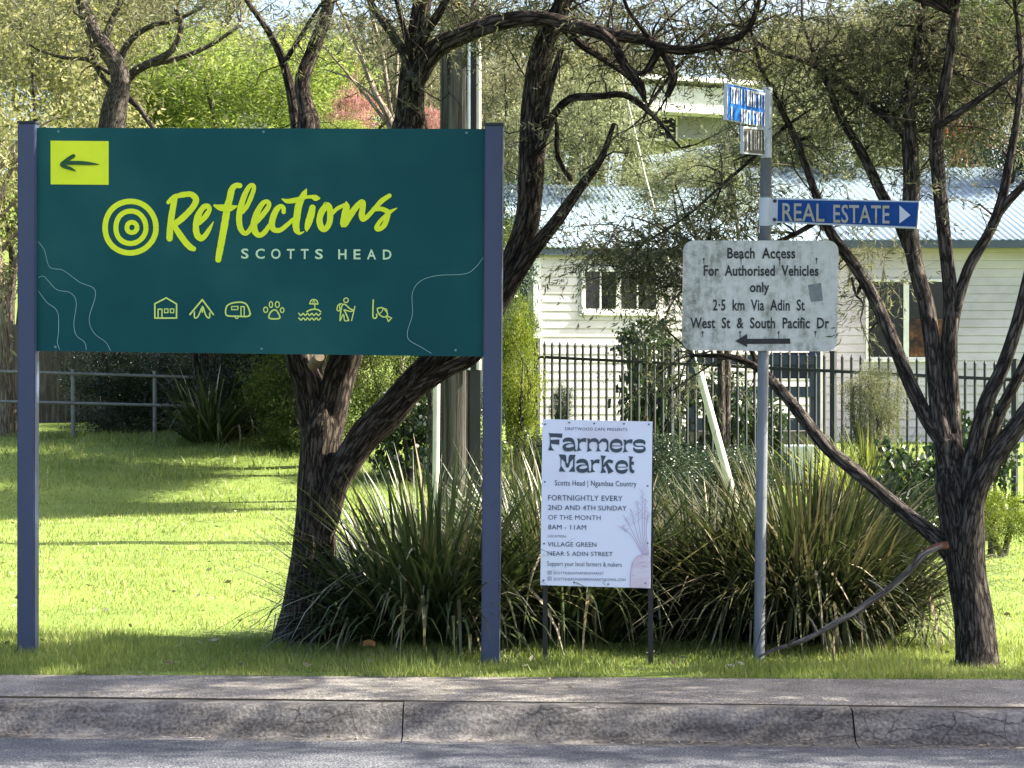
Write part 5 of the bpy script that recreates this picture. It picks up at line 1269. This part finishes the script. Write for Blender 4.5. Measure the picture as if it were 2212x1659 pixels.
for k, a in {'fine_a': (11, 60, 300, 0.055, 0.014, 0.85, 0.6), 'fine_b': (12, 52, 320, 0.060, 0.013, 0.8, 0.8), 'broad_a': (13, 50, 220, 0.050, 0.026, 0.85, 0.2), 'broad_b': (14, 44, 240, 0.055, 0.026, 0.8, 0.2), 'big_leaf': (15, 34, 40, 0.16, 0.10, 0.8, 0.3), 'dense': (16, 70, 380, 0.055, 0.0155, 0.9, 0.25)}.items():
    CR[k] = unit_crown('crown_' + k, a[0], a[1], a[2], a[3], a[4], a[5], a[6])
def crown_obj(name, key, mat, loc, sc, rz, parent):
    o = bpy.data.objects.new(name, CR[key]); COL.objects.link(o)
    if not CR[key].materials: CR[key].materials.append(M['mid_leaf'])
    o.material_slots[0].link = 'OBJECT'; o.material_slots[0].material = M[mat]
    o.location = loc; o.scale = sc; o.rotation_euler = (0, 0, rz)
    if parent: o.parent = parent; o.matrix_parent_inverse = Matrix.Translation(parent.location).inverted()
    return o
def plant(name, cat, label, px, py, d, rx, rz, key, mat, trunk=0.0, bark='bark_dark', group=None, ry=None, stems=3, base_px=None):
    """crown centred at the pixel reading px, py and distance d (metres); trunk = radius, 0 for a bush"""
    c = P(px, py, d); bx = P(base_px, 0, d).x if base_px is not None else c.x; g = gzf(bx, d)
    r_ = empty(name, (bx, d, g), label, cat, group)
    rot = rng.rand() * 6.28
    ls = []
    tr = trunk or 0.035
    for s in range(stems):
        a = 2 * math.pi * s / stems + rng.rand(); e = Vector((c.x + rx * 0.55 * math.cos(a), d + rx * 0.4 * math.sin(a), c.z + rz * rng.uniform(-0.1, 0.5)))
        b0 = Vector((bx + tr * math.cos(a), d + tr * math.sin(a), g - 0.1)); h = max(0.2, c.z - rz * 0.5 - g)
        m1 = b0 + Vector((0.04 * math.cos(a), 0.04 * math.sin(a), h * 0.6)); m2 = m1.lerp(e, 0.5) + Vector((0.1 * rng.normal(), 0.1 * rng.normal(), 0.05))
        ls.append(tube([(*b0, tr * 1.2), (*m1, tr), (*m2, tr * 0.6), (*e, tr * 0.25)], 8, max(0.15, d * 0.006), 0.1, rng.rand() * 20))
    link('trunk' if trunk else 'stems', limbs_mesh('stems', ls), M[bark], r_)
    crown_obj('crown', key, mat, c, (rx, ry or rx * 0.9, rz), rot, r_)
    if key == 'dense' and d < 36: crown_obj('crown', key, mat, c, (rx * 0.95, (ry or rx) * 0.9, rz * 0.97), rot + 1.4, r_)
    gap = (c.z - 0.75 * rz) - g
    if not trunk and gap > 0.12:
        crown_obj('lower_foliage', key, mat, (c.x, d, g + (gap + 0.3) / 2), (rx * 0.85, (ry or rx) * 0.8, (gap + 0.5) / 1.5), rot + 2, r_)
    return r_
GB = 'background trees on the rise'
T_ = lambda *a, **k: plant('background_tree', 'tree', *a, group=GB, **k)
# far row (on the hill)
far = [(-60, 60, 74, 3.4, 3.2, 'fine_a', 'grey_leaf', 'far grey green tree at the upper left corner'),
       (150, 20, 78, 3.6, 3.0, 'fine_b', 'grey_leaf', 'far grey tree behind the leaning trunk at upper left'),
       (400, -20, 80, 3.2, 2.4, 'fine_a', 'yel_leaf', 'far yellowish tree top above the lime green tree'),
       (640, 195, 76, 2.6, 2.0, 'fine_b', 'grey_leaf', 'far grey brown tree between the two stems above the teal sign'),
       (820, 190, 80, 2.8, 2.8, 'fine_a', 'grey_leaf', 'far grey tree behind the pale stemmed shrub'),
       (1000, 210, 78, 2.6, 2.3, 'fine_b', 'grey_leaf', 'far grey olive tree behind the power pole'),
       (1220, 215, 76, 2.2, 2.2, 'fine_a', 'yel_leaf', 'far olive tree in the gap right of the arching trunk'),
       (1370, 120, 92, 1.7, 1.3, 'fine_b', 'grey_leaf', 'far grey tree above the white house'),
       (1720, 175, 92, 2.8, 2.3, 'fine_a', 'yel_leaf', 'far olive tree behind the blue street blade'),
       (1870, 110, 84, 3.2, 2.6, 'fine_b', 'grey_leaf', 'far grey tree behind the crown of the multi stemmed tree'),
       (2080, 90, 80, 3.2, 3.4, 'fine_a', 'mid_leaf', 'far green tree behind the right crown'),
       (2270, 60, 78, 3.2, 3.4, 'fine_b', 'mid_leaf', 'far green tree at the upper right corner')]
far += [(-100, 65, 98, 5.0, 3.12, 'dense', 'grey_leaf', 'farthest grey tree beyond the upper left corner'), (180, 5, 100, 5.0, 3.43, 'dense', 'grey_leaf', 'farthest grey tree behind the leaning tree'), (480, 157, 99, 4.6, 2.50, 'dense', 'yel_leaf', 'farthest olive tree behind the lime green crown'),
       (740, 167, 97, 4.6, 2.81, 'dense', 'grey_leaf', 'farthest grey tree behind the fan of pale stems'), (1040, 147, 99, 4.6, 3.12, 'dense', 'grey_leaf', 'farthest grey tree behind the power pole and arching limb'), (1290, 187, 101, 3.6, 2.18, 'dense', 'yel_leaf', 'farthest olive tree left of the white house'),
       (1720, 147, 100, 4.6, 2.50, 'dense', 'grey_leaf', 'farthest grey tree right of the blue street blade'), (2020, 105, 99, 4.8, 2.81, 'dense', 'mid_leaf', 'farthest green tree behind the twin dark stems'), (2300, 105, 97, 4.8, 3.12, 'dense', 'mid_leaf', 'farthest green tree beyond the upper right corner')]
for px, py, d, rx, rz, key, mat, lab in far: T_(lab, px, py, d, rx, rz, key, mat, trunk=0.16)
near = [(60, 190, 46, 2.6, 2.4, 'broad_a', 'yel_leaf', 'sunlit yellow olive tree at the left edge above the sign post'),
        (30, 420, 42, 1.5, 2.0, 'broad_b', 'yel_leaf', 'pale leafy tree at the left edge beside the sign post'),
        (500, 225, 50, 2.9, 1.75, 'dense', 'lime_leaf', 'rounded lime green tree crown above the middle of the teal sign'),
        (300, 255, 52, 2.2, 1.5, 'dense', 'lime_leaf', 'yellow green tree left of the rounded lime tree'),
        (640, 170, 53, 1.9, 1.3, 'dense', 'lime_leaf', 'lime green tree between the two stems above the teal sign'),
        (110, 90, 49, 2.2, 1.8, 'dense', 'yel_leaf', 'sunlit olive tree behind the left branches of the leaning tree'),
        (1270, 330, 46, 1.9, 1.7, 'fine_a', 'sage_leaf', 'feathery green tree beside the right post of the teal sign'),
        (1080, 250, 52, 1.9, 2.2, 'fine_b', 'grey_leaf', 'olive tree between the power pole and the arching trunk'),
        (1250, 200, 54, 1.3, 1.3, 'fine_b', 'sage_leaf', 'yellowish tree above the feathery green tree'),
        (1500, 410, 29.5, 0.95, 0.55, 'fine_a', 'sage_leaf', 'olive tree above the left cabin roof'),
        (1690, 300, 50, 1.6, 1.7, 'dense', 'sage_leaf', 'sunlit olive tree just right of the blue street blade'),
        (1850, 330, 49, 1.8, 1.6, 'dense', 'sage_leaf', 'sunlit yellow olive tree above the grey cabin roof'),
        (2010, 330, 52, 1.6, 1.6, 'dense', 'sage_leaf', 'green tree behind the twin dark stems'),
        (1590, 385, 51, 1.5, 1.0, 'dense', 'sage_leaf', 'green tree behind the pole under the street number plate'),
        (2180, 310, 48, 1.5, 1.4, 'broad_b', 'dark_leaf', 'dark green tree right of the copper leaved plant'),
        (700, 560, 27.4, 1.15, 0.95, 'dense', 'mid_leaf', 'dense green tree added to shade the bank, hidden behind the teal sign beside its forked trunk'),  # from here on: trees added behind the sign to shade bank and fences
        (945, 560, 26.9, 0.85, 0.9, 'dense', 'mid_leaf', 'dense green shade tree added behind the right half of the teal sign'),
        (820, 530, 29.3, 1.2, 1.0, 'dense', 'mid_leaf', 'middle green shade tree added behind the right half of the teal sign'),
        (760, 530, 35.0, 1.5, 1.2, 'dense', 'dark_leaf', 'dark shade tree added at the back behind the pictograms of the teal sign'),
        (990, 520, 34.5, 1.1, 1.2, 'dense', 'dark_leaf', 'dark shade tree added at the back behind the right post of the teal sign'),
        (760, 560, 26.6, 0.95, 0.75, 'dense', 'mid_leaf', 'nearest green shade tree, added out of sight behind the teal sign'),
        (520, 560, 29.8, 1.1, 0.8, 'dense', 'mid_leaf', 'rounded green shade tree added behind the pictograms of the teal sign'),
        (880, 540, 31.5, 1.2, 1.1, 'dense', 'mid_leaf', 'further green shade tree added behind the right half of the teal sign'),
        (560, 540, 32.5, 1.4, 1.15, 'dense', 'dark_leaf', 'dark shade tree added behind the middle of the teal sign'),
        (330, 540, 33.0, 1.4, 1.0, 'dense', 'dark_leaf', 'dark shade tree added behind the left half of the teal sign')]
for px, py, d, rx, rz, key, mat, lab in near: T_(lab, px, py, d, rx, rz, key, mat, trunk=0.09 if d > 40 else 0.045, stems=3 if d > 40 else 2, base_px={1500: 1560, 520: 690, 330: 430, 560: 470, 760: 690, 820: 700, 880: 690, 700: 670}.get(px) if d < 40 else None)
GS = 'shrubs along the back of the lawn'
def Sh(label, px, py, d, rx, rz, key, mat, **k): return plant('shrub', 'shrub', label, px, py, d, rx, rz, key, mat, group=GS, **k)
Sh('red leaved shrub peeping over the teal sign beside the dark trunk', 765, 240, 45, 0.62, 0.48, 'broad_a', 'red_leaf')
Sh('small red shrub between the dark trunk and the power pole', 932, 262, 45, 0.34, 0.34, 'broad_b', 'red_leaf')
Sh('bright green shrub under the red leaved shrub', 735, 300, 44, 0.7, 0.5, 'broad_b', 'lime_leaf')
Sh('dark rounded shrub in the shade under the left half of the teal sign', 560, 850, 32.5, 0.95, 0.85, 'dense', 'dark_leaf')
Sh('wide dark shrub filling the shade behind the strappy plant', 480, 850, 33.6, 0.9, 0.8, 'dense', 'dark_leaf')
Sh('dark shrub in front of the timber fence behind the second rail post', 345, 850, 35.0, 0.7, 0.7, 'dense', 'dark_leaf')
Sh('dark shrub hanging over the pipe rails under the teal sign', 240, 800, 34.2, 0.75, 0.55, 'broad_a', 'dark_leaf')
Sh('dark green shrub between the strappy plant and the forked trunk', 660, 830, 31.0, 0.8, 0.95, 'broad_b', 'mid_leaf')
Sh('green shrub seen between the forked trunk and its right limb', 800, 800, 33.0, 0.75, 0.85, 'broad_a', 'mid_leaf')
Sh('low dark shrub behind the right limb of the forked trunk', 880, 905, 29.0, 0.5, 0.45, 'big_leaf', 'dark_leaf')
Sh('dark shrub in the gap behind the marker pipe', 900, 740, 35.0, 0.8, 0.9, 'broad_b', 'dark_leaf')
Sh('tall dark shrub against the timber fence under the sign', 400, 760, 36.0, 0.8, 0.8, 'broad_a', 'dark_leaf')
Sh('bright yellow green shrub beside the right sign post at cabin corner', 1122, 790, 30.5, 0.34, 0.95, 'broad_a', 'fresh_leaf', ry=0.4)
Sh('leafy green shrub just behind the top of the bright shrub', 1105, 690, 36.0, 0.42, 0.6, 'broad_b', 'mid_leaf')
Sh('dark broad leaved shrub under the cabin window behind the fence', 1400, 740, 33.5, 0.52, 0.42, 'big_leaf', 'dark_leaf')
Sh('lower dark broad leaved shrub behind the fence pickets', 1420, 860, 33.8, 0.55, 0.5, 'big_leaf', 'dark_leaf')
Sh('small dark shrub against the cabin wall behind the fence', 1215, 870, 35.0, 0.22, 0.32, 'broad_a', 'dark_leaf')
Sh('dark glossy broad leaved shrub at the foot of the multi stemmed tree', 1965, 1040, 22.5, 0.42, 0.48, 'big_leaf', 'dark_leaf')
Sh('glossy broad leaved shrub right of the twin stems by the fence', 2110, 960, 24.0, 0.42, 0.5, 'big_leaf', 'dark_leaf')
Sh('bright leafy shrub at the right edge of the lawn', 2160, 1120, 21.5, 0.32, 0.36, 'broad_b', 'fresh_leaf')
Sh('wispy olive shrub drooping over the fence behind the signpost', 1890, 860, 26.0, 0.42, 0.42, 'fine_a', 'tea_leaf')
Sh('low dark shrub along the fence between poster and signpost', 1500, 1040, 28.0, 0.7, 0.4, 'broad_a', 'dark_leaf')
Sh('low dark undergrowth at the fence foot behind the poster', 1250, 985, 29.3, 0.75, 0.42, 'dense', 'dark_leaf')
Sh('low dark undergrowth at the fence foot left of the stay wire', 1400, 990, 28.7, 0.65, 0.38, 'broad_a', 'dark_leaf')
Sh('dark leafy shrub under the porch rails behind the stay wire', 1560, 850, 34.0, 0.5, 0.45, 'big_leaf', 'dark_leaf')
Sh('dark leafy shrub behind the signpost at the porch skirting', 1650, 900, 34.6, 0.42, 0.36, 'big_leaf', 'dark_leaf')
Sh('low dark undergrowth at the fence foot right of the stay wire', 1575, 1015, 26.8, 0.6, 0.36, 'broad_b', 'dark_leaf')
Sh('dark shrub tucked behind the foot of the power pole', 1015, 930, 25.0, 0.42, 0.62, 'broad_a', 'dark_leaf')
# trees further back with readable trunks
def stem_tree(name, label, limbs, d, bark, blobs=(), leaf='grey_leaf', base=None, group=None):
    global La, Sk
    La, Sk = [], []
    for sp in limbs: addl(sp, d, d - 0.4 if len(sp) > 4 else d, n=10, step=0.12)
    p = P(limbs[0][0][0], limbs[0][0][1], d)
    r_ = tree_root(name, (p.x, d, gzf(p.x, d)), label, group)
    if blobs:
        L, T, tg = blobs_for(blobs); La += twiglets(Sk, tg, 0.02)
        foliage('crown', L, T, M[leaf], r_)
    link('trunk', limbs_mesh(name + '_trunk', La), M[bark], r_)
gy = lambda px, d: HY + (EYE - gzf(P(px, 0, d).x, d)) * F / d
BG = dict(leaf=0.15, lw=0.026, per=12)
stem_tree('leaning_tree', 'dark leaning tree with spreading branches above the left end of the teal sign', [
    [(225, gy(225, 38.5) + 5, 84), (232, 700, 74), (238, 420, 66), (243, 280, 60), (250, 225, 54), (262, 178, 44), (250, 138, 40), (214, 88, 36), (190, 40, 31), (172, -20, 26), (160, -120, 16)],
    [(262, 185, 22), (296, 152, 20), (330, 135, 18), (372, 110, 15), (392, 60, 12), (380, 20, 9)],
    [(330, 140, 14), (400, 122, 12), (460, 95, 10), (520, 55, 7)],
    [(263, 172, 18), (262, 130, 16), (285, 85, 14), (332, 55, 12), (380, 45, 9), (440, 15, 7)],
    [(225, 95, 18), (240, 50, 16), (262, 0, 12), (275, -40, 8)],
    [(240, 160, 11), (190, 130, 10), (140, 126, 8), (80, 108, 6)],
    [(268, 205, 15), (300, 232, 13), (320, 262, 11), (350, 300, 9)], [(240, 190, 12), (205, 140, 10), (190, 60, 8), (160, 25, 6)]], 38.5, 'bark_dark',
    [(150, 10, 38.3, 1.2, 0.9, 0.7, 80, BG), (330, -10, 38.3, 1.2, 0.9, 0.6, 80, BG), (60, 80, 38.3, 1.0, 0.8, 0.7, 60, BG), (220, -80, 38.5, 1.6, 1.0, 0.7, 110, BG), (470, 20, 38.2, 0.9, 0.8, 0.5, 36, BG)])
stem_tree('edge_tree', 'sunlit bark trunk with bare pale twigs at the far left edge', [
    [(14, gy(14, 33.5) + 4, 52), (12, 880, 46), (8, 780, 40), (0, 660, 38), (-20, 500, 34), (-50, 300, 26)],
    [(5, 700, 16), (30, 590, 12), (60, 470, 9), (30, 330, 7)], [(-10, 560, 12), (20, 520, 9), (45, 500, 7), (62, 515, 4)], [(-15, 520, 12), (10, 400, 9), (50, 330, 7), (80, 270, 5)], [(0, 470, 8), (30, 440, 6), (60, 430, 4)], [(-20, 420, 12), (20, 330, 9), (60, 290, 6), (130, 250, 4)]], 33.5, 'bark_pale',
    [(-10, 300, 33.2, 0.7, 0.6, 0.8, 60, BG), (20, 560, 33.2, 0.35, 0.4, 0.5, 34, BG)], 'yel_leaf')
stem_tree('pale_stemmed_shrub', 'fan of pale bare stems above the teal sign left of the dark trunk', [
    [(862, gy(862, 37.0), 30), (862, 600, 26), (858, 420, 22), (846, 275, 17), (812, 205, 13), (775, 110, 10), (735, 20, 7), (700, -40, 5)],
    [(855, 300, 14), (838, 200, 11), (826, 120, 9), (805, 40, 7), (790, -20, 4)], [(850, 290, 12), (842, 220, 9), (840, 130, 8), (838, 60, 5)], [(846, 280, 10), (800, 220, 7), (742, 150, 5), (690, 90, 4)], [(857, 300, 11), (856, 210, 9), (858, 130, 7), (862, 70, 5)], [(850, 285, 9), (820, 225, 7), (765, 175, 5), (700, 150, 3)]], 37.0, 'bark_pale',
    [(760, 60, 36.8, 0.7, 0.5, 0.5, 30, BG)])
# copper strap leaved plant
cp = P(2085, 292, 50.5); cg = gzf(cp.x, 50.5)
cr_ = empty('copper_cordyline', (cp.x, 50.5, cg), 'copper red spiky plant above the grey cabin roof on the right', 'plant')
link('stem', limbs_mesh('cordyline_stem', [tube([(cp.x, 50.5, cg - 0.1, 0.09), (cp.x, 50.5, cp.z * 0.6, 0.08), (cp.x, 50.5, cp.z - 0.05, 0.06)], 8, 0.3, 0.1, 1)]), M['bark_pale'], cr_)
n = 130; u = rand_unit(n) * np.array([1, 1, 1.0]); u[:, 2] = u[:, 2] * 0.8 + 0.05; u /= np.linalg.norm(u, axis=1, keepdims=True)
v, f = leaf_quads(np.array(cp) + u * 0.42, u, rng.uniform(0.7, 1.0, n), np.full(n, 0.06))
link('leaf_rosette', mesh_np('leaf_rosette', v, f, attrs={'rnd': rng.rand(n)}), M['cord_leaf'], cr_)
